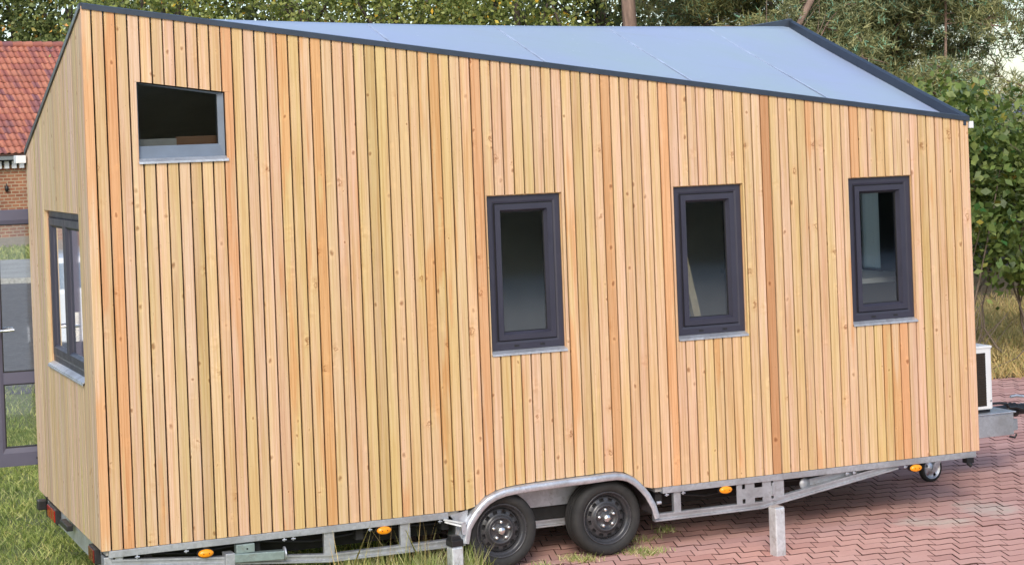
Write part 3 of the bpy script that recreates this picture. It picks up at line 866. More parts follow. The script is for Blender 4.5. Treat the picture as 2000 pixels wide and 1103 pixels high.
# double casement in the left end
fnE = EN
mb = MB(); ring(mb, fnE, EY0 + .006, EY1 - .006, EZ0, EZ1 - .008, (0.038, 0.038, 0.05, 0.045), 0.030, 0.034, 0.10)
we = mb.build('window', M['anthracite'], house); we['label'] = 'double casement window in the boarded end wall'
MID = 1.085
MB().box(0.032, 0.09, MID - 0.012, MID + 0.012, EZ0 + 0.05, EZ1 - 0.05).build('mullion', M['anthracite'], we)
for a0, a1 in ((EY0 + .045, MID - .004), (MID + .004, EY1 - .045)):
    mb = MB(); ring(mb, fnE, a0, a1, EZ0 + .052, EZ1 - .055, 0.066, 0.022, 0.040, 0.098); s = mb.build('sash', M['anthracite'], we)
    pane(fnE, a0 + .06, a1 - .06, EZ0 + .11, EZ1 - .115, 0.045, we)
mb = MB(); mb.prism([(-0.015, -0.030), (0.03, -0.02), (0.03, 0.0), (-0.011, -0.020), (-0.011, -0.038), (-0.015, -0.038)], lambda p, q, d: (p, d, EZ0 + q), EY0 + .002, EY1 - .002); mb.build('sill', M['galv_light'], we)
hb = MB(); hb.box(0.108, 0.116, MID + .025, MID + .055, EZ0 + .36, EZ0 + .53); hb.tube([(0.116, MID + .04, EZ0 + .45), (0.150, MID + .04, EZ0 + .45), (0.155, MID + .14, EZ0 + .45)], 0.010); hb.build('handle', M['chrome'], we)
r = reveal(fnE, EY0 + .0005, EY1 - .0005, EZ1 - .0005, EZ1 - .0005, EZ0 - 0.01, we, 0.0205, 0.035); set_color(r, (0.60, 0.42, 0.27))

# glazed door standing wide open beyond the far left corner
HX, HY, DA = 0.40, WID + 0.045, math.radians(176)
ddir = np.array([math.cos(DA), math.sin(DA)]); dn_ = np.array([-ddir[1], ddir[0]])
DW = 0.690; DZ0, DZ1 = ZB + 0.175, ZB + 2.075


def DR(a, b, d):
    q = np.array([HX, HY]) + ddir * a - dn_ * d; return (q[0], q[1], b)


mb = MB(); ring(mb, DR, 0, DW, DZ0, DZ1, (0.12, 0.075, 0.135, 0.105), 0.0, 0.008, 0.06)
M['door'] = plain('blue grey door profile', (0.085, 0.082, 0.125), 0.4, 0, 0.1, 4.0)
door = mb.build('door', M['door'], house); door['label'] = 'anthracite glazed door leaf standing open'
zm = DZ0 + 0.61
mb = MB(); mb.prism([(0.121, zm), (DW - 0.076, zm), (DW - 0.076, zm + 0.085), (0.121, zm + 0.085)], DR, 0.004, 0.055); mb.build('middle_rail', M['door'], door)
for b0, b1 in ((DZ0 + .12, zm + .01), (zm + .075, DZ1 - .09)):
    mb = MB(); ring(mb, DR, 0.118, DW - .073, b0 + (0.013 if b0 < zm else 0.008), b1 - (0.008 if b0 < zm else 0.013), 0.012, 0.009, 0.014, 0.04); mb.build('gasket', M['gasket'], door)
    pane(DR, 0.12, DW - 0.075, b0, b1, 0.03, door)
for side in (-0.012, 0.066):
    hb = MB(); hb.prism([(DW - .055, zm + .28), (DW - .022, zm + .28), (DW - .022, zm + .50), (DW - .055, zm + .50)], DR, min(side, side + 0.008), max(side, side + 0.008))
    s2 = -0.055 if side < 0 else 0.115
    hb.tube([DR(DW - .038, zm + .40, side), DR(DW - .038, zm + .40, s2), DR(DW - .165, zm + .405, s2)], 0.011); hb.build('handle', M['chrome'], door)
MB().prism([(0.36, DZ0 + .045), (0.40, DZ0 + .045), (0.40, DZ0 + .055), (0.36, DZ0 + .055)], DR, -0.003, 0.004).build('drain_cap', M['gasket'], door)

mb = MB(); ring(mb, BK, 1.555, 2.295, ZB + 0.145, ZB + 2.095, 0.07, 0.03, 0.04, 0.10); wp = mb.build('window', M['anthracite'], house); wp['label'] = 'unseen rear window added to light the inside'; pane(BK, 1.62, 2.23, ZB + 0.21, ZB + 2.03, 0.06, wp)
# inside: dark kitchen block, glazed slot in the right wall, partition
M['kitchen'] = plain('dark kitchen front', (0.020, 0.020, 0.022), 0.4)
MB().box(5.75, 6.42, 0.55, 2.36, ZB + 0.05, ZB + 1.26).build('kitchen_block', M['kitchen'], house)
MB().box(5.72, 6.425, 0.50, 2.362, ZB + 1.262, ZB + 1.30).build('worktop', plain('grey worktop', (0.62, 0.62, 0.60), 0.4), house)
MB().box(6.40, 6.428, 0.20, 0.985, ZB + 1.31, ZB + 2.35).build('wall_cabinet', M['kitchen'], house)
MB().box(6.40, 6.428, 1.335, 2.36, ZB + 1.31, ZB + 2.35).build('wall_cabinet', M['kitchen'], house)
MB().box(5.742, 5.75, 0.98, 1.06, ZB + 1.03, ZB + 1.12).build('socket_plate', M['white_metal'], house)
mb = MB(); ring(mb, RI, 1.0, 1.32, ZB + 1.30, ZB + 1.98, 0.03, 0.03, 0.04, 0.10); wr = mb.build('window', M['anthracite'], house); pane(RI, 1.03, 1.29, ZB + 1.33, ZB + 1.95, 0.06, wr)
tc = NT('thin white curtain'); tl_ = tc.new('BsdfTranslucent'); tl_.inputs[0].default_value = rgb(0.85, 0.87, 0.80); tc.t.links.new(tl_.outputs[0], tc.out.inputs['Surface']); tc.n.remove(tc.p)
mb = MB(); nn_ = 24; V = [RI(1.02 + 0.28 * k / nn_, z, 0.122 + 0.008 * math.sin(k * 1.9)) for z in (ZB + 1.31, ZB + 1.97) for k in range(nn_ + 1)]
mb.add(V, [(k, k + 1, nn_ + 2 + k, nn_ + 1 + k) for k in range(nn_)], 0, True); mb.build('curtain', tc.mat, wr, recalc=False)
MB().box(2.36, 2.42, 0.135, 1.45, ZB + 0.052, ZB + 2.02).build('partition', M['inner'], house)

# wooden ladder leaning inside, behind the middle window
lad = thing('ladder', 'pale wooden ladder leaning inside behind the middle tall window', 'ladder', (4.732, 0.55, ZB + 0.05))
top = Vector((-0.357, 0.0, 1.665)); off = Vector((-0.26, 0.20, 0.0))
for k in range(2): MB().bar(off * k, off * k + top, 0.05, 0.055).build('rail', M['ladder_wood'], lad)
for k in range(6): p = top * (0.13 + 0.155 * k); MB().bar(p, p + off, 0.06, 0.024, side=(0.6, 0.8, 0.0)).build('rung', M['ladder_wood'], lad)

# ---- trailer chassis
zr = ZB


def part(mb, name, mat, **kw): return mb.build(name, M[mat], house, **kw)


part(MB().box(0.045, 2.30, -0.002, 0.05, ZB - 0.046, ZB - 0.003), 'top_rail', 'galv', bevel=0.003)
part(MB().box(3.90, LEN - 0.035, -0.002, 0.05, ZB - 0.046, ZB - 0.003), 'top_rail', 'galv', bevel=0.003)
part(MB().box(0.045, LEN - 0.035, WID - 0.05, WID - 0.002, ZB - 0.046, ZB - 0.003), 'top_rail', 'galv')
def channel(x0, z0, x1, z1, y, s=1, h=0.052):
    """C section, open to the outside (s = 1: towards -y)"""
    sec = [(-0.022, h / 2), (0.022, h / 2), (0.022, -h / 2), (-0.022, -h / 2), (-0.022, -h / 2 + 0.012), (-0.010, -h / 2 + 0.015), (-0.010, h / 2 - 0.015), (-0.022, h / 2 - 0.012)]
    n = len(sec); mb = MB()
    mb.add([(x, y + s * a, z + b) for x, z in ((x0, z0), (x1, z1)) for a, b in sec], [(k, (k + 1) % n, n + (k + 1) % n, n + k) for k in range(n)] + [(0, 1, 2, 3, 4, 5, 6, 7), (15, 14, 13, 12, 11, 10, 9, 8)])
    return part(mb, 'lower_rail', 'galv')


for yy, s_ in ((0.035, 1), (WID - 0.035, -1)):
    channel(0.06, ZB - 0.085, 1.475, ZB - 0.215, yy, s_); channel(1.476, ZB - 0.215, 2.42, ZB - 0.214, yy, s_)
    channel(2.42, ZB - 0.214, 3.84, ZB - 0.213, yy + s_ * 0.255, s_)
    channel(3.84, ZB - 0.213, 4.695, ZB - 0.213, yy, s_); channel(4.696, ZB - 0.213, 5.85, ZB - 0.045, yy, s_)
    for xx, ww in ((0.11, 0.05), (1.475, 0.07), (2.0, 0.07), (4.02, 0.055), (4.85, 0.06)):
        part(MB().box(xx - ww / 2, xx + ww / 2, yy - 0.018, yy + 0.018, ZB - (0.07 if xx < .2 else 0.19), ZB - 0.046), 'strut', 'galv', bevel=0.003)
# plate with slots: four sheets round the openings
pl = MB(); py0, py1 = 0.012, 0.018; xa, xb, za, zb = 4.49, 4.82, ZB - 0.19, ZB - 0.047
slots = [(4.535, 4.56, 'b'), (4.635, 4.70, 'b'), (4.77, 4.79, 'b'), (4.535, 4.56, 't'), (4.635, 4.70, 't'), (4.77, 4.79, 't')]
pl.box(xa, xb, py0, py1, za + 0.036, zb - 0.036)
for zz0, zz1 in ((za, za + 0.036), (zb - 0.036, zb)):
    prev = xa
    for s0, s1, _ in slots[:3]: pl.box(prev, s0, py0, py1, zz0, zz1); prev = s1
    pl.box(prev, xb, py0, py1, zz0, zz1)
part(pl, 'slotted_plate', 'galv')
part(MB().box(4.775, 4.79, -0.004, 0.012, ZB - 0.14, ZB - 0.06), 'stiffener', 'galv')
# cross members and inner longitudinals
for xx in (0.3, 1.0, 1.7, 2.3, 3.9, 4.6, 5.3): part(MB().box(xx - 0.025, xx + 0.025, 0.07, WID - 0.07, ZB - 0.13, ZB - 0.046), 'cross_member', 'underside')
for yy in (0.45, WID - 0.45): part(MB().box(0.05, 5.35, yy - 0.03, yy + 0.03, ZB - 0.24 if False else ZB - 0.19, ZB - 0.13), 'longitudinal', 'underside')
part(MB().box(0.06, 2.35, 0.30, 0.33, ZB - 0.20, ZB - 0.046), 'side_skirt', 'underside')
part(MB().box(2.35, 4.86, 0.325, 0.34, ZB - 0.19, ZB - 0.046), 'side_skirt', 'underside')
part(MB().box(2.86, 3.36, 0.225, 0.24, ZB - 0.085, ZB + 0.125), 'wheel_arch_panel', 'galv')
part(MB().box(BAY0 + 0.01, BAY1 - 0.01, 0.255, 0.265, ZB - 0.18, ZB + 0.15), 'wheel_well', 'underside')
for xx in (2.70, 3.49): part(MB().tube([(xx, 0.2, ZB - 0.18), (xx, WID - 0.2, ZB - 0.18)], 0.035, 10), 'axle', 'underside')

# wing nuts / bolts under the top rail
for xx in (0.22, 0.53, 1.17, 1.23, 1.75, 2.24, 3.93, 4.06, 5.40, 5.46, 5.90):
    mb = MB(); mb.tube([(xx, 0.005, ZB - 0.047), (xx, 0.005, ZB - 0.068)], 0.006, 6); mb.tube([(xx - 0.014, 0.0, ZB - 0.058), (xx + 0.014, 0.0, ZB - 0.058)], 0.005, 5); part(mb, 'bolt', 'galv_light')

# cables slung under the floor
for pts in ([(0.25, 0.10, -.06), (0.6, 0.12, -.10), (1.0, 0.11, -.07), (1.4, 0.13, -.115), (1.9, 0.12, -.08), (2.3, 0.14, -.10)], [(3.95, 0.12, -.07), (4.3, 0.13, -.12), (4.8, 0.12, -.07), (5.2, 0.16, -.10)]):
    part(MB().tube([(x, y, ZB + z) for x, y, z in pts], 0.008, 6), 'cable', 'black')

# mudguard: swept zinc sheet with a rolled lip
prof = [(0.25, 0.0), (-0.020, 0.0), (-0.030, 0.006), (-0.036, 0.016), (-0.036, 0.046), (-0.030, 0.050), (-0.030, 0.018), (-0.018, 0.008), (0.25, 0.006)]
n = len(prof); V = []
for i, (x, z) in enumerate(FEND):
    a, b = FEND[max(i - 1, 0)], FEND[min(i + 1, len(FEND) - 1)]
    t = Vector((b[0] - a[0], b[1] - a[1])).normalized(); nn = Vector((t.y, -t.x))      # pointing inwards (down)
    for y, o in prof: V.append((x + nn.x * o, y, z + nn.y * o))
mb = MB(); mb.add(V, [(i * n + k, i * n + (k + 1) % n, (i + 1) * n + (k + 1) % n, (i + 1) * n + k) for i in range(len(FEND) - 1) for k in range(n)], 0, True)
mb.add(V[:n], [tuple(range(n))]); mb.add(V[-n:], [tuple(range(n))])
fen = mb.build('mudguard', M['galv_light'], house)
MB().tube([(3.835, -0.03, ZB - 0.10), (3.865, -0.032, ZB - 0.098)], 0.012, 8).build('guard_bolt', M['galv_light'], fen)
mb = MB(); mb.prism([(2.32, ZB - 0.03), (2.45, ZB - 0.005), (2.44, ZB - 0.06), (2.385, ZB - 0.20), (2.35, ZB - 0.20), (2.36, ZB - 0.09)], lambda a, b, d: (a, d, b), 0.02, 0.03); mb.build('side_plate', M['galv'], fen)
mb = MB(); mb.bar((2.26, -0.01, ZB - 0.045), (2.385, -0.05, ZB - 0.075), 0.03, 0.012); mb.bar((2.27, -0.005, ZB - 0.062), (2.385, -0.05, ZB - 0.098), 0.03, 0.012); mb.bar((2.38, -0.05, ZB - 0.07), (2.385, -0.05, ZB - 0.15), 0.035, 0.03); mb.build('bracket', M['galv_light'], fen)


# wheels
def make_wheel():
    R = 0.262; w = 0.19
    mb = MB()
    pr = [(0.178, 0.028), (0.186, 0.012), (0.205, 0.004), (0.228, 0.002), (0.245, 0.010), (0.256, 0.026), (R, 0.042), (R, 0.062), (R - .006, 0.064), (R - .006, 0.070), (R, 0.072), (R, 0.092), (R - .006, 0.094), (R - .006, 0.100), (R, 0.102), (R, 0.122), (R - .006, 0.124), (R - .006, 0.130), (R, 0.132), (R, 0.152), (0.252, 0.172), (0.228, w), (0.186, w - 0.01), (0.178, w - 0.03)]
    mb.lathe(pr, n=56); tyre = mb
    rimb = MB()
    rimb.lathe([(0.181, 0.030), (0.184, 0.014), (0.179, 0.010), (0.172, 0.016), (0.168, 0.034), (0.160, 0.040), (0.152, 0.046), (0.150, 0.075)], n=48)
    hole = lambda i, k: i == 2 and k % 4 in (1, 2)
    rimb.lathe([(0.151, 0.074), (0.144, 0.060), (0.134, 0.052), (0.112, 0.048), (0.100, 0.046), (0.094, 0.030), (0.086, 0.026), (0.078, 0.030), (0.074, 0.044), (0.045, 0.046), (0.036, 0.040), (0.0, 0.040)], n=48, skip=hole)
    rimb.lathe([(0.150, 0.076), (0.02, 0.076)], n=24)
    return tyre, rimb


wheel_tyre, wheel_rim = make_wheel()
tyre_me = rim_me = None


def put_wheel(x, far=False, ang=0.0):
    global tyre_me, rim_me
    w = bpy.data.objects.new('wheel', None); COL.objects.link(w); w.parent = house; w.empty_display_size = 0.1
    w.location = (x, 0.022 if not far else WID - 0.022, 0.262); w.rotation_euler = (0, ang, PI if far else 0)
    if tyre_me is None:
        o = wheel_tyre.build('tyre', M['tyre'], w, recalc=True); tyre_me = o.data
        o = wheel_rim.build('rim', M['rim'], w, recalc=False); rim_me = o.data
    else:
        link('tyre', tyre_me, w); link('rim', rim_me, w)
    cb = MB(); cb.lathe([(0.026, 0.040), (0.026, 0.016), (0.023, 0.009), (0.0, 0.007)], n=20); cb.build('hub_cap', M['chrome'], w, recalc=False)
    for k in range(5):
        t = 2 * PI * k / 5 + 0.3; cx, cz = 0.058 * math.cos(t), 0.058 * math.sin(t)
        nb = MB(); nb.lathe([(0.0125, 0.046), (0.0125, 0.026), (0.009, 0.019), (0.0, 0.018)], (cx, 0, cz), n=6 * 2); nb.build('wheel_nut', M['chrome'], w, recalc=False)
    vb = MB(); vb.tube([(0.138 * math.cos(1.35), 0.05, 0.138 * math.sin(1.35)), (0.132 * math.cos(1.35), 0.015, 0.132 * math.sin(1.35))], 0.005, 6); vb.build('valve', M['black'] if not far else M['black'], w)
    return w


put_wheel(2.695, ang=0.0); put_wheel(3.485, ang=1.1); put_wheel(2.695, True, 0.4); put_wheel(3.485, True, 2.0)

# side marker lamps
for x, z in ((0.654, -0.085), (1.846, -0.072), (4.395, -0.070), (5.99, -0.074)):
    mb = MB(); cx, cz = x, ZB + z; m = 20
    rings_ = [(1.0, 0.0), (1.0, -0.006), (0.9, -0.014), (0.55, -0.020), (0.0, -0.021)]
    V = [(cx + 0.050 * s * math.cos(2 * PI * k / m), 0.0 + d, cz + 0.026 * s * math.sin(2 * PI * k / m)) for s, d in rings_ for k in range(m)]
    mb.add(V, [(i * m + k, i * m + (k + 1) % m, (i + 1) * m + (k + 1) % m, (i + 1) * m + k) for i in range(4) for k in range(m)], 0, True)
    lm = mb.build('marker_lamp', M['amber'], house)
    bb = MB(); V = [(cx + 0.054 * math.cos(2 * PI * k / m), d, cz + 0.030 * math.sin(2 * PI * k / m)) for d in (0.0005, 0.03) for k in range(m)]
    bb.add(V, [(k, (k + 1) % m, m + (k + 1) % m, m + k) for k in range(m)] + [tuple(range(m))]); bb.build('lamp_base', M['black'], lm)
    for dx in (-0.018, 0.018): MB().box(cx + dx - 0.003, cx + dx + 0.003, -0.023, -0.012, cz - 0.003, cz + 0.003).build('lens_screw', M['dark_red'], lm)
    MB().box(cx - 0.012, cx + 0.012, 0.005, 0.025, cz + 0.02, ZB - 0.047).build('lamp_hanger', M['black'], lm)

# rear steady at the left: bracket, square tube, round end
part(MB().box(0.775, 0.835, -0.03, 0.07, ZB - 0.20, ZB - 0.10), 'steady_bracket', 'galv', bevel=0.004)
part(MB().bar((0.83, 0.0, ZB - 0.135), (1.16, 0.0, ZB - 0.150), 0.06, 0.055), 'steady_tube', 'galv_green', bevel=0.005)
part(MB().box(0.85, 0.97, -0.012, 0.05, ZB - 0.11, ZB - 0.055), 'steady_channel', 'galv_green', bevel=0.004)
mb = MB(); mb.lathe([(0.0, -0.004), (0.045, -0.004), (0.045, 0.004), (0.0, 0.004)], (1.168, 0.0, ZB - 0.145), n=20, axis='x'); part(mb, 'steady_foot', 'galv_light')
part(MB().box(0.915, 0.925, -0.016, -0.011, ZB - 0.09, ZB - 0.08), 'steady_pin', 'black')
# front steady
part(MB().bar((5.09, 0.09, ZB - 0.105), (5.42, 0.09, ZB - 0.060), 0.06, 0.05), 'steady_tube', 'galv', bevel=0.005)
mb = MB(); mb.lathe([(0.0, -0.006), (0.042, -0.006), (0.042, 0.006), (0.0, 0.006)], (5.075, 0.06, ZB - 0.105), n=24, axis='y'); part(mb, 'steady_foot', 'galv')
part(MB().box(5.42, 5.47, 0.05, 0.13, ZB - 0.13, ZB - 0.05), 'steady_bracket', 'galv', bevel=0.003)
part(MB().box(5.52, 5.56, 0.06, 0.14, ZB - 0.12, ZB - 0.05), 'steady_bracket', 'galv', bevel=0.003)
part(MB().tube([(5.42, 0.045, ZB - 0.12), (5.60, 0.045, ZB - 0.075)], 0.008, 6), 'steady_spindle', 'dark_red')

# rear light board on the left end
part(MB().box(0.018, 0.028, 0.16, 2.0, ZB - 0.135, ZB - 0.004), 'rear_panel', 'galv_light')
for y0, y1, m in ((1.62, 1.96, 'red_lens'), (0.13, 0.33, 'dark_red')):
    lb = MB(); lb.box(-0.022, 0.016, y0, y1, ZB - 0.105, ZB - 0.006); tl = lb.build('tail_lamp', M['black'], house, bevel=0.006)
    k = 3 if y1 - y0 > 0.25 else 1
    for q in range(k):
        a = y0 + 0.012 + (y1 - y0 - 0.024) * q / k; b = y0 + 0.012 + (y1 - y0 - 0.024) * (q + 1) / k - 0.008
        MB().box(-0.030, -0.020, a, b, ZB - 0.095, ZB - 0.014).build('lens', M[m] if q != 1 else M['amber'] if False else M[m], tl, bevel=0.004)
part(MB().box(-0.045, 0.0, 1.02, 1.30, ZB - 0.05, ZB - 0.012), 'plate_lamp', 'black', bevel=0.006)
mb = MB(); mb.box(-0.012, 0.0, WID - 0.42, WID - 0.40, ZB - 0.13, ZB + 0.01); part(mb, 'lamp_stalk', 'black')
mb = MB(); mb.box(-0.075, -0.012, WID - 0.45, WID - 0.37, ZB - 0.075, ZB - 0.005); part(mb, 'outline_lamp', 'black', bevel=0.008)
part(MB().box(0.018, 0.075, 0.03, 0.14, ZB - 0.16, ZB - 0.046), 'corner_casting', 'galv', bevel=0.004)
mb = MB(); mb.box(6.44, 6.50, -0.01, 0.05, ZB - 0.085, ZB - 0.047); mb.tube([(6.46, 0.01, ZB - 0.085), (6.485, 0.0, ZB - 0.105)], 0.018, 8); part(mb, 'outline_lamp', 'black')

# jockey wheel
jx, jy = 6.905, 1.11
jw = bpy.data.objects.new('jockey_wheel', None); COL.objects.link(jw); jw.parent = house; jw.location = (jx, jy, 0.113); jw.scale = (1.07, 1.0, 1.07); jw.rotation_euler = (0, 0, 0.15)
mb = MB(); mb.lathe([(0.080, 0.0), (0.092, -0.004), (0.104, 0.008), (0.105, 0.04), (0.092, 0.056), (0.080, 0.052)], n=36); mb.build('tyre', M['tyre'], jw, recalc=False)
mb = MB(); mb.lathe([(0.082, 0.0), (0.074, 0.004), (0.070, 0.014), (0.040, 0.010), (0.026, -0.004), (0.0, -0.004)], n=30, skip=lambda i, k: i == 2 and k % 6 in (0, 1)); mb.build('rim', M['galv_light'], jw, recalc=False)
mb = MB(); mb.prism([(-0.022, -0.02), (0.02, -0.03), (0.10, 0.075), (0.13, 0.19), (0.05, 0.19), (0.045, 0.10)], lambda a, b, d: (a, d, b), -0.016, -0.010); mb.prism([(-0.02, -0.02), (0.02, -0.03), (0.10, 0.075), (0.13, 0.19), (0.05, 0.19), (0.045, 0.10)], lambda a, b, d: (a, d, b), 0.062, 0.068); mb.build('fork', M['galv_light'], jw)
mb = MB(); mb.tube([(0, -0.02, 0), (0, 0.072, 0)], 0.011, 10); mb.build('axle', M['galv_light'], jw)
mb = MB(); mb.tube([(0.095, 0.026, 0.18), (0.10, 0.026, 0.42)], 0.024, 12); mb.build('tube', M['galv'], jw)

# drawbar with a zinc box and coupling head
part(MB().bar((LEN - 0.4, 0.75, ZB - 0.09), (7.80, 1.20, ZB - 0.06), 0.05, 0.09), 'drawbar_beam', 'galv')
part(MB().bar((LEN - 0.4, 1.75, ZB - 0.09), (7.80, 1.30, ZB - 0.06), 0.05, 0.09), 'drawbar_beam', 'galv')
mb = MB(); mb.box(6.62, 7.585, 0.93, 1.57, ZB - 0.095, ZB + 0.085); part(mb, 'drawbar_box', 'galv_light', bevel=0.008)
mb = MB(); mb.box(6.60, 7.60, 0.915, 1.585, ZB + 0.086, ZB + 0.098); part(mb, 'box_lid', 'galv_light', bevel=0.004)
part(MB().tube([(7.52, 0.905, ZB - 0.10), (7.57, 0.905, ZB - 0.115), (7.585, 0.90, ZB - 0.085)], 0.008, 6), 'lid_catch', 'black')
cp = MB(); cp.tube([(7.58, 1.25, ZB + 0.05), (7.95, 1.25, ZB + 0.05)], 0.045, 14); cpo = part(cp, 'overrun_tube', 'black')
mb = MB(); mb.lathe([(0.048, 0.0), (0.062, 0.02), (0.050, 0.04), (0.064, 0.06), (0.052, 0.08), (0.060, 0.10), (0.045, 0.12)], (7.74, 1.25, ZB + 0.05), n=18, axis='x'); mb.build('bellows', M['black'], cpo)
mb = MB(); mb.bar((7.92, 1.25, ZB + 0.055), (8.14, 1.25, ZB + 0.050), 0.08, 0.075); mb.tube([(8.14, 1.25, ZB + 0.09), (8.14, 1.25, ZB - 0.005)], 0.05, 12); mb.build('coupling_head', M['galv_light'], cpo, bevel=0.006)
mb = MB(); mb.tube([(8.00, 1.25, ZB + 0.10), (7.95, 1.25, ZB + 0.15), (7.86, 1.25, ZB + 0.165), (7.80, 1.25, ZB + 0.16)], 0.012, 8); mb.build('lever', M['galv_light'], cpo)
mb = MB(); mb.tube([(7.46, 1.12, ZB + 0.14), (7.56, 1.10, ZB + 0.145), (7.66, 1.12, ZB + 0.13), (7.70, 1.14, ZB + 0.09), (7.78, 1.16, ZB + 0.085), (7.86, 1.18, ZB + 0.06)], 0.010, 8); part(mb, 'brake_cable', 'black')

# heat pump standing on the drawbar box
hp = thing('heat_pump', 'white outdoor heat pump unit standing on the drawbar box', 'heat pump', (7.255, 1.25, ZB + 0.098))
hx, hy, hz = 0.145, 0.30, 0.535
mb = MB(); mb.box(-hx, hx, -hy, hy, 0.03, hz); mb.build('casing', M['white_metal'], hp, bevel=0.014)
mb = MB(); mb.box(-hx - 0.006, hx + 0.006, -hy - 0.006, hy + 0.006, hz - 0.012, hz + 0.012); mb.build('lid', M['white_metal'], hp, bevel=0.008)
mb = MB(); mb.box(-hx + 0.012, hx - 0.062, -hy - 0.004, -hy + 0.002, 0.06, hz - 0.045); grill = mb.build('coil_grille', plain('dark coil fins', (0.030, 0.018, 0.010), 0.6), hp)
for k in range(22): zz = 0.066 + k * 0.0198; MB().box(-hx + 0.012, hx - 0.062, -hy - 0.008, -hy - 0.0045, zz, zz + 0.003).build('fin', M['black'], grill)
for yy in (-0.24, 0.24): MB().box(-hx, hx, yy - 0.02, yy + 0.02, 0.0, 0.03).build('foot', M['black'], hp)
MB().tube([(hx - 0.02, -hy - 0.004, 0.10), (hx - 0.02, -hy - 0.008, 0.10)], 0.008, 8).build('screw', M['galv'], hp)

# two short square posts in front of the trailer
def post(x, y, h, w, label, cap=False):
    t = thing('steel_post', label, 'post', (x, y, 0), 0.12, 'square galvanised posts beside the trailer')
    mb = MB(); mb.box(-w / 2, w / 2, -w / 2, w / 2, -0.05, h); mb.build('shaft', galv_mat('weathered zinc post', (0.80, 0.84, 0.86), 0.45), t, bevel=0.008)
    mb = MB(); mb.box(-w / 2 + 0.004, w / 2 - 0.004, -w / 2 + 0.004, w / 2 - 0.004, h + 0.0005, h + 0.006); mb.build('end_plate', M['galv_light'], t, bevel=0.003)
    if cap:
        mb = MB(); mb.box(-w / 2 - 0.003, w / 2 + 0.003, -w / 2 - 0.003, w / 2 + 0.003, h + 0.0065, h + 0.05); mb.prism([(-w / 2 - 0.003, h + 0.04), (w / 2 + 0.003, h + 0.04), (w / 2 - 0.012, h + 0.075), (-w / 2 + 0.006, h + 0.08)], lambda a, b, d: (a, d, b), -0.03, 0.03)
        mb.build('cap', M['black'], t, bevel=0.006)
    return t


post(4.49, -0.535, 0.325, 0.080, 'short galvanised square post standing alone on the red paving')
post(2.285, -0.14, 0.235, 0.082, 'short galvanised square post with black cap left of the wheels', True)

# ------------------------------------------------------------------ brick house at the left
bh = thing('brick_house', 'brick house with orange clay tile roof beyond the road', 'house', (6.146, 49.475, 0), math.radians(16))
EZ = 3.06
MB().box(-14, 14, 0.42, 8.0, 0.0, EZ + 0.05).build('wall', M['brick'], bh)
MB().box(-14, 14, 0.36, 0.45, 0.0, 0.42).build('plinth', plain('grey rendered plinth', (0.30, 0.25, 0.20), 0.9), bh)
MB().box(-14.3, 14.3, 0.30, 0.43, EZ - 0.36, EZ - 0.05).build('frieze', plain('dark soffit board', (0.02, 0.02, 0.02), 0.7), bh)
for k in range(-8, 24): MB().box(k * 0.252, k * 0.252 + 0.15, 0.255, 0.305, EZ - 0.46, EZ - 0.23).build('dentil', M['white_metal'], bh)
mb = MB(); mb.box(-14.3, 14.3, 0.06, 0.30, EZ - 0.16, EZ + 0.0); mb.box(-14.3, 14.3, 0.02, 0.062, EZ - 0.19, EZ - 0.08); mb.build('gutter', plain('grey gutter', (0.20, 0.22, 0.22), 0.5), bh)
run, rise = 3.7, 3.62; nrow = 17; sl = math.hypot(run, rise); ca, sa = run / sl, rise / sl
mb = MB(); mb.prism([(0.0, EZ), (run, EZ + rise), (2 * run, EZ), (2 * run, EZ - 0.05), (run, EZ + rise - 0.08), (0.0, EZ - 0.05)], lambda a, b, d: (d, a, b), -14.3, 14.3)
rf = mb.build('roof', plain('roof underlay', (0.12, 0.06, 0.045), 0.9), bh)
TW, TH = 0.222, sl / nrow
tv = []; npf = 7
for s_, lift in ((-0.02, 0.052), (TH + 0.05, 0.022)):
    for k in range(npf + 1):
        u = k / npf; tv.append((u * TW, s_, lift + 0.030 * math.sin(u * 2 * PI) * (1 if u < .5 else 0.7)))
top_n = len(tv); tv += [(x, y, z - 0.016) for x, y, z in tv[:npf + 1]]
tf = [(k, k + 1, npf + 2 + k, npf + 1 + k) for k in range(npf)] + [(k + 1, k, top_n + k, top_n + k + 1) for k in range(npf)]
tv = [(x, y * ca - z * sa, y * sa + z * ca) for x, y, z in tv]
tme = bpy.data.meshes.new('roof_tile'); tme.from_pydata(tv, [], tf); tme.materials.append(M['tile'])
for p_ in tme.polygons: p_.use_smooth = p_.index < npf
rest_v = []; rest_f = []; rt_ = random.Random(5); tvn = np.array(tv)
for r in range(nrow):
    for c in range(-40, 40):
        lx = c * TW; ly, lz = r * TH * ca, EZ + r * TH * sa
        if -1 <= c <= 13:
            o = bpy.data.objects.new('roof_tile', tme); COL.objects.link(o); o.parent = rf; o.location = (lx, ly, lz); o.rotation_euler = (rt_.gauss(0, 0.012), rt_.gauss(0, 0.012), rt_.gauss(0, 0.01))
        else:
            b0 = len(rest_v) * len(tvn); rest_v.append(tvn + np.array([lx, ly, lz])); rest_f.extend([[q + b0 for q in f] for f in tf])
me = bpy.data.meshes.new('tile_field'); me.from_pydata(np.concatenate(rest_v).tolist(), [], rest_f); me.materials.append(M['tile'])
o = link('tile_field', me, rf); o['kind'] = 'stuff'
for k in range(-10, 14): mb = MB(); mb.tube([(k * 0.36, run, EZ + rise + 0.03), (k * 0.36 + 0.375, run, EZ + rise + 0.045)], [0.11, 0.125], 10); mb.build('ridge_tile', M['tile'], rf)
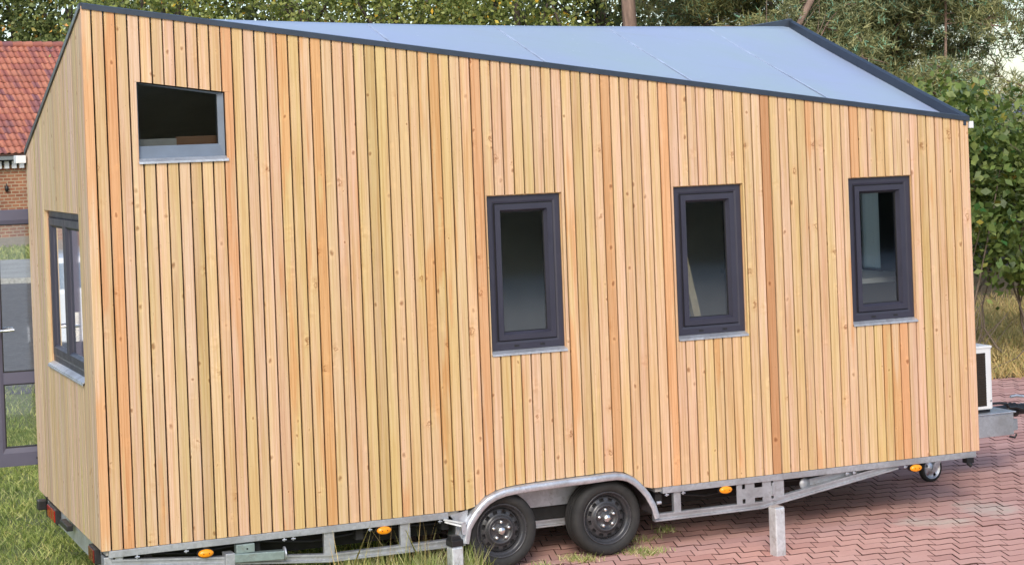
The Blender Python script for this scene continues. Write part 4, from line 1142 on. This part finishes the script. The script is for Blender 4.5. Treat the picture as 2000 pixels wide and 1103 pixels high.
lb = MB(); lb.lathe([(0.012, 0.18), (0.02, 0.11), (0.065, 0.06), (0.048, -0.05), (0.012, -0.09)], (0.33, 0.35, 1.95), n=10, axis='z'); lb.box(0.30, 0.36, 0.36, 0.42, 1.9, 2.05); lb.build('wall_lamp', M['black'], bh)

# ------------------------------------------------------------------ vegetation
rng = np.random.default_rng(4)


def unit(n):
    d = rng.normal(size=(n, 3)); return d / np.linalg.norm(d, axis=1, keepdims=True)


def leaves(name, C, size, mat, parent, up=0.5, aspect=0.55):
    """four-cornered leaves at C with random directions"""
    n = len(C); s = size * rng.uniform(0.65, 1.25, (n, 1))
    d = unit(n); nrm = unit(n) + np.array([0, -0.25, up]); nrm /= np.linalg.norm(nrm, axis=1, keepdims=True)
    d = d - nrm * (d * nrm).sum(1, keepdims=True); d /= np.linalg.norm(d, axis=1, keepdims=True)
    sd = np.cross(nrm, d)
    V = np.stack([C - d * s * .5, C - d * s * .05 + sd * s * aspect * .5 + nrm * s * .06, C + d * s * .5, C - d * s * .05 - sd * s * aspect * .5 + nrm * s * .06], 1).reshape(-1, 3)
    return np_mesh(name, V, 4, mat, parent)


def crown_points(ells, nclump, per, spread, hollow=0.55):
    pts = []; cents = []
    vol = np.array([e[3] * e[4] * e[5] for e in ells]); vol = vol / vol.sum()
    for e, f in zip(ells, vol):
        m = max(3, int(nclump * f)); d = unit(m); rr = hollow + (1 - hollow) * rng.uniform(0, 1, (m, 1)) ** 0.6
        c = np.array(e[:3]) + d * rr * np.array(e[3:]); cents.append(c)
        sp = spread * rng.uniform(0.6, 1.4, (m, 1, 1))
        pts.append((c[:, None, :] + rng.normal(size=(m, per, 3)) * sp * np.array([1, 1, 0.75])).reshape(-1, 3))
    return np.concatenate(pts), np.concatenate(cents)


def limb_path(a, b, bend, n=5):
    a, b = np.array(a, float), np.array(b, float); o = rng.normal(size=3) * bend * np.linalg.norm(b - a)
    return [tuple(a + (b - a) * t + o * math.sin(PI * t)) for t in np.linspace(0, 1, n)]


def tree(name, label, base, ells, r0, nclump, per, spread, leaf, lmat, bark, group=None, nlimb=9, cat='tree', trunk_top=None, hollow=0.55):
    t = thing(name, label, cat, base, 0, group)
    P, cents = crown_points(ells, nclump, per, spread, hollow)
    P = P[P[:, 2] > 0.05]
    leaves('crown', P, leaf, lmat, t)
    mb = MB(); c0 = np.mean([e[:3] for e in ells], axis=0); tt = trunk_top or (c0[0], c0[1], c0[2] + ells[0][5] * 0.4)
    path = limb_path((0, 0, -0.05), tt, 0.03, 7); mb.tube(path, [r0 * (1 - 0.12 * k) for k in range(7)], 10)
    for k in rng.choice(len(cents), min(nlimb, len(cents)), replace=False):
        s = path[2 + int(rng.integers(0, 4))]
        mb.tube(limb_path(s, cents[k], 0.10), [r0 * 0.4, r0 * 0.3, r0 * 0.22, r0 * 0.14, r0 * 0.06], 6)
    mb.build('trunk', bark, t)
    return t


def E_(x, y, z, a, b, c): return (x, y, z, a, b, c)


near_g = 'broadleaf trees close behind the tiny house'
near = [((5.1, 20.9, 0), 'bushy green tree behind the highest roof corner of the tiny house', 250),
        ((7.1, 20.0, 0), 'green tree behind the left stretch of the pale roof edge', 240),
        ((8.8, 19.0, 0), 'green tree with yellow leaves behind the middle of the roof edge', 270),
        ((10.5, 18.0, 0), 'green tree just left of the bare pine trunk', 260)]
for k, (b, lab, n) in enumerate(near):
    tree('broadleaf_tree', lab, b, [E_(0, 0, 4.7, 1.45, 1.3, 2.3), E_(0.7, 0.2, 5.6, 1.0, 1.0, 1.4), E_(-0.7, -0.1, 5.3, 1.0, 1.0, 1.5), E_(0.1, -0.3, 3.0, 1.2, 1.1, 1.3)], 0.14, n, 52, 0.17, 0.095, M['leaf'], M['bark'], near_g)
back_g = 'dark trees in the second row behind the tiny house'
labs = ['dark tree in the second row above the left wall top', 'dark tree in the second row behind the loft end of the roof', 'dark tree in the second row between the two leftmost green trees', 'dark tree in the second row behind the middle of the roof', 'dark tree in the second row left of the pine trunk', 'dark tree in the second row right of the pine trunk', 'dark tree in the second row behind the roof peak']
for k, lat in enumerate((-6.8, -4.4, -2.2, 0.2, 2.4, 4.6, 6.9)):
    b = gp(41 + (k % 2) * 2.0, lat); zc = 6.0
    tree('dark_tree', labs[k], (b[0], b[1], 0), [E_(0, 0, zc, 1.9, 1.7, 3.4), E_(0.6, 0, zc - 2.2, 1.6, 1.5, 2.2), E_(-0.5, 0.2, zc + 1.6, 1.4, 1.4, 2.0)], 0.2, 190, 44, 0.30, 0.17, M['leaf_dark'], M['bark'], back_g, 7)
far_g = 'trees rising behind the brick house'
for lat_px, dep, s, lab in ((-130, 76, 1.0, 'tall tree at the left edge above the brick house ridge'), (30, 79, 1.05, 'dark green tree rising over the tiled ridge'), (150, 77, 1.0, 'green tree between the tiled ridge and the tiny house'), (290, 80, 1.0, 'far green tree mostly hidden by the tiny house')):
    lat = (lat_px - PP_X) / F_PX * dep; b = gp(dep, lat)
    tree('tall_tree', lab, (b[0], b[1], 0), [E_(0, 0, 8.6, 2.3, 2.2, 3.6), E_(1.1, -0.4, 6.8, 1.6, 1.6, 2.2), E_(-1.0, 0.2, 9.8, 1.6, 1.6, 2.4), E_(-0.2, -0.6, 5.6, 1.9, 1.6, 2.0)], 0.32, 250, 40, 0.34, 0.24, M['leaf_far'], M['bark'], far_g, 8)


def pine(label, base, h, r0, limbs, tuft_n, seed, low=2.4, trunk_lean=(0, 0), per=16, group='pines on the right'):
    g = np.random.default_rng(seed); t = thing('pine_tree', label, 'pine tree', base, 0, group)
    mb = MB(); path = [(trunk_lean[0] * k / 8 + 0.05 * math.sin(k), trunk_lean[1] * k / 8, -0.05 + h * k / 8) for k in range(9)]
    mb.tube(path, [r0 * (1 - 0.085 * k) for k in range(9)], 12)
    tips = []
    for az, z0, ln, rise_ in limbs:
        i = min(7, int(z0 / h * 8)); s = np.array(path[i]) * (1 - (z0 / h * 8 - i)) + np.array(path[i + 1]) * (z0 / h * 8 - i)
        e = s + np.array([math.cos(az) * ln, math.sin(az) * ln, rise_]); pth = limb_path(s, e, 0.07, 6)
        mb.tube(pth, [r0 * 0.34, r0 * 0.28, r0 * 0.22, r0 * 0.16, r0 * 0.11, r0 * 0.05], 6)
        for _ in range(int(tuft_n * ln)):
            u = g.uniform(0.15, 1.0) ** 0.8; p = np.array(pth[0]) * (1 - u) + np.array(pth[-1]) * u
            q = p + g.normal(size=3) * np.array([0.30, 0.30, 0.20]) * (0.5 + 0.6 * ln * 0.4); tips.append(q)
            if g.uniform() < 0.10: mb.tube([tuple(p), tuple((p + q) / 2 + g.normal(size=3) * 0.04), tuple(q)], [0.014, 0.010, 0.005], 4, cap=False)
    mb.build('trunk', M['pine_bark'], t)
    T = np.array(tips); n = len(T)
    d = g.normal(size=(n, per, 3)); d[..., 2] += 0.5; d /= np.linalg.norm(d, axis=2, keepdims=True)
    ln = g.uniform(0.09, 0.18, (n, per, 1)); sd = np.cross(d, g.normal(size=(n, per, 3))); sd /= np.linalg.norm(sd, axis=2, keepdims=True)
    c = T[:, None, :] + g.normal(size=(n, per, 3)) * 0.035
    V = np.stack([c - sd * 0.010, c + sd * 0.010, c + d * ln], 2).reshape(-1, 3)
    np_mesh('crown', V, 3, M['needle'], t)
    return t


gl = np.random.default_rng(9)


def limbs(n, z0, z1, l0, l1, az0=0.0, az1=2 * PI): return [(gl.uniform(az0, az1), gl.uniform(z0, z1), gl.uniform(l0, l1), gl.uniform(-0.3, 0.5)) for _ in range(n)]


pine('tall pine whose bare trunk stands above the middle of the roof', (11.663, 15.946, 0), 13, 0.155, limbs(16, 7.5, 12.4, 1.2, 2.6) + limbs(7, 5.5, 6.6, 0.8, 1.6, -1.2, 0.9), 40, 31)
pine('low pine with blue green boughs left of the right roof peak', (14.3, 17.6, 0), 8, 0.06, limbs(46, 3.6, 6.6, 0.8, 1.7), 60, 35)
pine('pine with grey green needles right behind the roof peak', (14.9, 14.8, 0), 11, 0.10, limbs(62, 2.8, 6.4, 0.9, 1.8) + limbs(12, 6.4, 10, 1.0, 2.2), 62, 32)
pine('dense pine above the right half of the roof', (16.5, 15.6, 0), 11, 0.12, limbs(58, 2.4, 6.4, 0.9, 1.8) + limbs(12, 6.4, 10, 1.0, 2.2), 62, 33)
pine('pine with sky showing through left of the right edge', (16.25, 13.75, 0), 6.5, 0.04, limbs(28, 2.0, 3.7, 0.8, 1.5) + limbs(22, 4.5, 6.3, 0.8, 1.5), 60, 36)
pine('open crowned pine at the right edge with sky behind', (18.6, 13.4, 0), 11, 0.13, limbs(10, 2.2, 3.2, 0.8, 1.5) + limbs(16, 5.6, 10, 1.0, 2.4) + [(2.9, 4.3, 1.5, 0.35), (2.5, 3.9, 1.2, 0.5), (3.2, 3.3, 1.6, 0.3), (3.0, 3.7, 0.9, 0.2), (2.2, 4.6, 1.1, 0.2), (3.6, 5.2, 1.6, -0.3)], 34, 34)

# pale limb and bare twigs reaching up behind the roof peak
bt = thing('bare_tree', 'bare pale branches reaching up behind the right roof peak', 'bare tree', (13.25, 13.7, 0))
mb = MB(); mb.tube([(0.0, 0, -0.05), (0.02, 0, 2.0), (0.05, 0.02, 3.6), (0.15, 0, 4.4), (0.55, 0.1, 4.95), (1.0, 0.2, 5.6)], [0.07, 0.06, 0.05, 0.045, 0.06, 0.05], 8); mb.build('trunk', M['pine_bark'], bt)
for k in range(9):
    s = np.array([0.06, 0.02, 3.7]) + gl.normal(size=3) * 0.05; e = s + np.array([gl.uniform(-0.9, 0.7), gl.uniform(-0.3, 0.3), gl.uniform(0.6, 1.6)])
    MB().tube(limb_path(s, e, 0.12, 6), [0.018, 0.015, 0.012, 0.009, 0.006, 0.003], 5).build('branch', M['twig'], bt)

# large-leaved shrubs beyond the paving on the right
sg = 'large leaved shrubs beyond the paving'


def shrub(label, base, ells, n, per, leaf, spread=0.16):
    t = thing('leafy_shrub', label, 'shrub', base, 0, sg)
    P, cents = crown_points(ells, n, per, spread, 0.35); P = P[P[:, 2] > 0.35]
    leaves('crown', P, leaf, M['leaf_shrub'], t, up=0.7, aspect=0.62)
    for k in range(14):
        c = cents[int(rng.integers(0, len(cents)))]; s = (rng.normal() * 0.15, rng.normal() * 0.15, -0.05)
        MB().tube(limb_path(s, c, 0.10, 6), [0.022, 0.019, 0.015, 0.012, 0.008, 0.004], 5).build('stem', M['twig'], t)
    return t


shrub('large leaved green shrub beside the right end of the tiny house', (11.75, 7.6, 0), [E_(0, 0, 1.75, 0.95, 0.8, 0.85), E_(0.1, 0, 2.7, 0.9, 0.8, 0.6), E_(-0.3, 0.1, 2.2, 0.9, 0.7, 0.9)], 150, 26, 0.125)
shrub('large leaved green shrub cut off by the right edge', (12.75, 7.2, 0), [E_(0, 0, 1.55, 0.9, 0.8, 0.8), E_(0.3, 0, 2.5, 0.9, 0.8, 0.6)], 140, 26, 0.125)
shrub('tall green shrub behind the lowest roof corner', (12.9, 9.6, 0), [E_(0.2, 0, 2.2, 1.2, 0.9, 1.2), E_(0.1, 0, 3.05, 1.3, 0.8, 0.5)], 180, 26, 0.115)
bb_ = thing('bare_bush', 'leafless brown bush behind the heat pump', 'bush', (11.35, 6.75, 0))
for k in range(26):
    e = (rng.normal() * 0.32, rng.normal() * 0.25, rng.uniform(0.5, 1.15)); MB().tube(limb_path((rng.normal() * 0.08, rng.normal() * 0.08, -0.04), e, 0.14, 6), [0.012, 0.010, 0.008, 0.006, 0.004, 0.002], 4).build('stem', M['twig'], bb_)

# dark shed glimpsed through the shrubs
sh = thing('shed', 'dark low shed with a grey roof glimpsed through the shrubs', 'shed', (21.7, 19.2, 0), -0.35)
MB().box(-2.2, 4.5, 0, 3.2, 0, 2.75).build('wall', plain('dark shed boards', (0.028, 0.028, 0.034), 0.7), sh)
mb = MB(); mb.prism([(-0.35, 2.75), (3.5, 3.35), (3.5, 3.43), (-0.35, 2.83)], lambda a, b, d: (d, a, b), -2.5, 4.8); mb.build('roof', plain('grey shed roofing', (0.20, 0.19, 0.23), 0.6), sh)


# what the windows mirror: a hedge across the yard and a white car parked behind the lawn
hd = thing('tall_hedge', 'tall dark hedge across the yard, mirrored in the windows', 'hedge', (14.0, -26.0, 0))
hpnt = np.stack([rng.uniform(-11, 16, 60000), rng.normal(size=60000) * 0.45, rng.uniform(0.0, 1, 60000) ** 0.8 * 5.0 + rng.normal(size=60000) * 0.25], 1); hpnt[:, 2] += 0.45 * np.sin(hpnt[:, 0] * 1.7) * (hpnt[:, 2] > 3.4)
leaves('foliage', hpnt[hpnt[:, 2] > 0.02], 0.20, leaf_mat('hedge leaves', [(0.0, (0.035, 0.040, 0.026)), (1.0, (0.11, 0.12, 0.07))], gain=1.0), hd)
MB().box(-11, 16, -0.2, 0.2, -0.05, 4.4).build('solid_core', plain('dark hedge inside', (0.012, 0.014, 0.008), 0.9), hd)  # solid dark box added so no sky shows through the leaves
for k in range(14): MB().tube(limb_path((-10.5 + k * 2.0, 0, -0.05), (-10.5 + k * 2.0 + rng.normal() * 0.2, 0, 4.2), 0.04), [0.06, 0.05, 0.04, 0.03, 0.015], 6).build('stem', M['bark'], hd)
car = thing('parked_car', 'white parked car mirrored in the end wall window', 'car', (-2.6, 16.0, 0), 0.0)
M['car_white'] = plain('white car paint', (0.78, 0.79, 0.80), 0.25, 0, 0.03)
M['car_glass'] = plain('tinted car glass', (0.10, 0.16, 0.22), 0.08)
body = [(-2.1, 0.32), (-2.15, 0.75), (-2.05, 0.98), (-1.0, 1.02), (-0.9, 1.04), (-2.0 + 0.95, 1.03), (2.05, 1.0), (2.15, 0.72), (2.1, 0.32), (1.75, 0.28), (1.62, 0.58), (1.2, 0.62), (0.95, 0.30), (-0.95, 0.30), (-1.2, 0.62), (-1.62, 0.58), (-1.75, 0.28)]
body.pop(5); body.pop(4)
mb = MB(); mb.prism(body, lambda a, b, d: (a, d, b), -0.85, 0.85); mb.build('body', M['car_white'], car, bevel=0.03)
mb = MB(); mb.add([(-1.25, -0.80, 1.0), (2.0, -0.80, 0.98), (1.55, -0.62, 1.46), (-0.55, -0.62, 1.48), (-1.25, 0.80, 1.0), (2.0, 0.80, 0.98), (1.55, 0.62, 1.46), (-0.55, 0.62, 1.48)], [(0, 1, 2, 3), (7, 6, 5, 4), (3, 2, 6, 7), (0, 3, 7, 4), (1, 5, 6, 2)]); mb.build('cabin', M['car_white'], car)
for xa, xb, xc, xd in ((-1.0, 0.22, 0.20, -0.48), (0.32, 1.72, 1.42, 0.30)):
    for sy in (-1, 1):
        mb = MB(); mb.add([(xa, sy * 0.795, 1.05), (xb, sy * 0.795, 1.05), (xc, sy * 0.660, 1.40), (xd, sy * 0.660, 1.40)], [(0, 1, 2, 3)]); mb.build('side_window', M['car_glass'], car, recalc=False)
for xx in (-1.42, 1.42):
    for yy in (-0.84, 0.66): mb = MB(); mb.lathe([(0.0, 0.0), (0.19, 0.0), (0.22, -0.01), (0.30, 0.0), (0.31, 0.04), (0.31, 0.15), (0.28, 0.18), (0.0, 0.18)], (xx, yy, 0.31), n=24); mb.build('wheel', M['tyre'], car, recalc=False)


# grass
def blades(name, P, hgt, wid, mat, lean=0.35, parent=None):
    n = len(P); h = hgt * rng.uniform(0.5, 1.3, (n, 1)); az = rng.uniform(0, 2 * PI, n); sd = np.stack([np.cos(az), np.sin(az), np.zeros(n)], 1) * wid * rng.uniform(0.6, 1.3, (n, 1))
    ld = rng.normal(size=(n, 3)) * lean; ld[:, 2] = 0
    tip = P + np.array([0, 0, 1]) * h + ld * h
    mid = P + np.array([0, 0, 0.55]) * h + ld * h * 0.50
    V = np.stack([P - sd, P + sd, mid + sd * 0.7, tip, mid - sd * 0.7], 1).reshape(-1, 3)
    return np_mesh(name, V, 5, mat, parent)


def scatter(n, x0, x1, y0, y1): return np.stack([rng.uniform(x0, x1, n), rng.uniform(y0, y1, n), np.full(n, -0.018)], 1)


P = np.concatenate([scatter(46000, -1.6, 1.2, 1.2, 9.0), scatter(9000, 0.0, 2.3, -0.4, 1.4), scatter(9000, -2.2, 3.0, 9.0, 13.0)])
dens = np.sin(P[:, 0] * 3.1 + np.sin(P[:, 1] * 2.3) * 1.4) * np.sin(P[:, 1] * 2.7 + 1.0) + rng.normal(size=len(P)) * 0.7
P = P[dens > -0.75]
o = blades('lawn_grass', P, 0.055, 0.0055, M['grass'], 0.7); tag(o, 'short mown green grass left of the tiny house', 'grass', kind='stuff')
# tall unmown grass under the trailer edge
C = np.array([[1.62, -0.10], [1.78, -0.16], [1.92, -0.08], [2.02, -0.20], [2.12, -0.06], [1.5, -0.02], [1.30, 0.05], [2.36, -0.03], [2.42, 0.02], [2.18, 0.12], [1.72, 0.1], [1.95, 0.2]])
idx = rng.integers(0, len(C), 1500); P = np.concatenate([C[idx] + rng.normal(size=(1500, 2)) * 0.075, np.full((1500, 1), -0.018)], 1)
wgt = np.where(idx < 5, 1.0, 0.55)
o = blades('tall_grass', P[: 1500], 0.21, 0.0042, M['grass_tall'], 0.30); tag(o, 'tall unmown grass growing through the trailer side rail', 'grass', kind='stuff')
P = np.stack([rng.uniform(1.45, 2.15, 46), rng.uniform(-0.15, 0.0, 46), np.full(46, -0.018)], 1)
o = blades('grass_stalks', P, 0.40, 0.0024, M['straw'], 0.22); tag(o, 'thin dry grass stalks in front of the trailer rail', 'grass', kind='stuff')
# weeds in the paving joints near the wheels
C = np.array([[3.30, -0.02], [3.22, 0.05], [3.72, -0.08], [3.80, -0.02], [3.68, 0.05], [3.9, 0.35], [4.2, 0.55], [2.95, -0.06], [2.62, -0.10], [2.5, -0.05]])
idx = rng.integers(0, len(C), 900); P = np.concatenate([C[idx] + rng.normal(size=(900, 2)) * np.array([0.05, 0.04]), np.full((900, 1), -0.01)], 1)
o = blades('joint_weeds', P, 0.05, 0.0032, M['grass_tall'], 0.8); tag(o, 'small weeds growing in the paving joints by the wheels', 'weeds', kind='stuff')
# dry grass beyond the paving
lat = rng.uniform(3.0, 11.0, 26000); dep = PAVE_DEP + rng.uniform(-0.25, 9.0, 26000) ** 1.0
Q = CAM_LOC[:2] + fw * dep[:, None] + rt * lat[:, None]; P = np.concatenate([Q, np.full((26000, 1), -0.05)], 1)
o = blades('dry_grass', P, 0.22, 0.006, M['straw'], 0.6); tag(o, 'straw coloured dry grass along the end of the paving', 'grass', kind='stuff')
# rough grass on the far verge
lat = rng.uniform(-17, -10.0, 6000); dep = rng.uniform(53, 62, 6000); Q = CAM_LOC[:2] + fw * dep[:, None] + rt * lat[:, None]
o = blades('verge_grass', np.concatenate([Q, np.full((6000, 1), -0.01)], 1), 0.22, 0.03, M['grass'], 0.6); tag(o, 'green grass strip in front of the brick house', 'grass', kind='stuff')
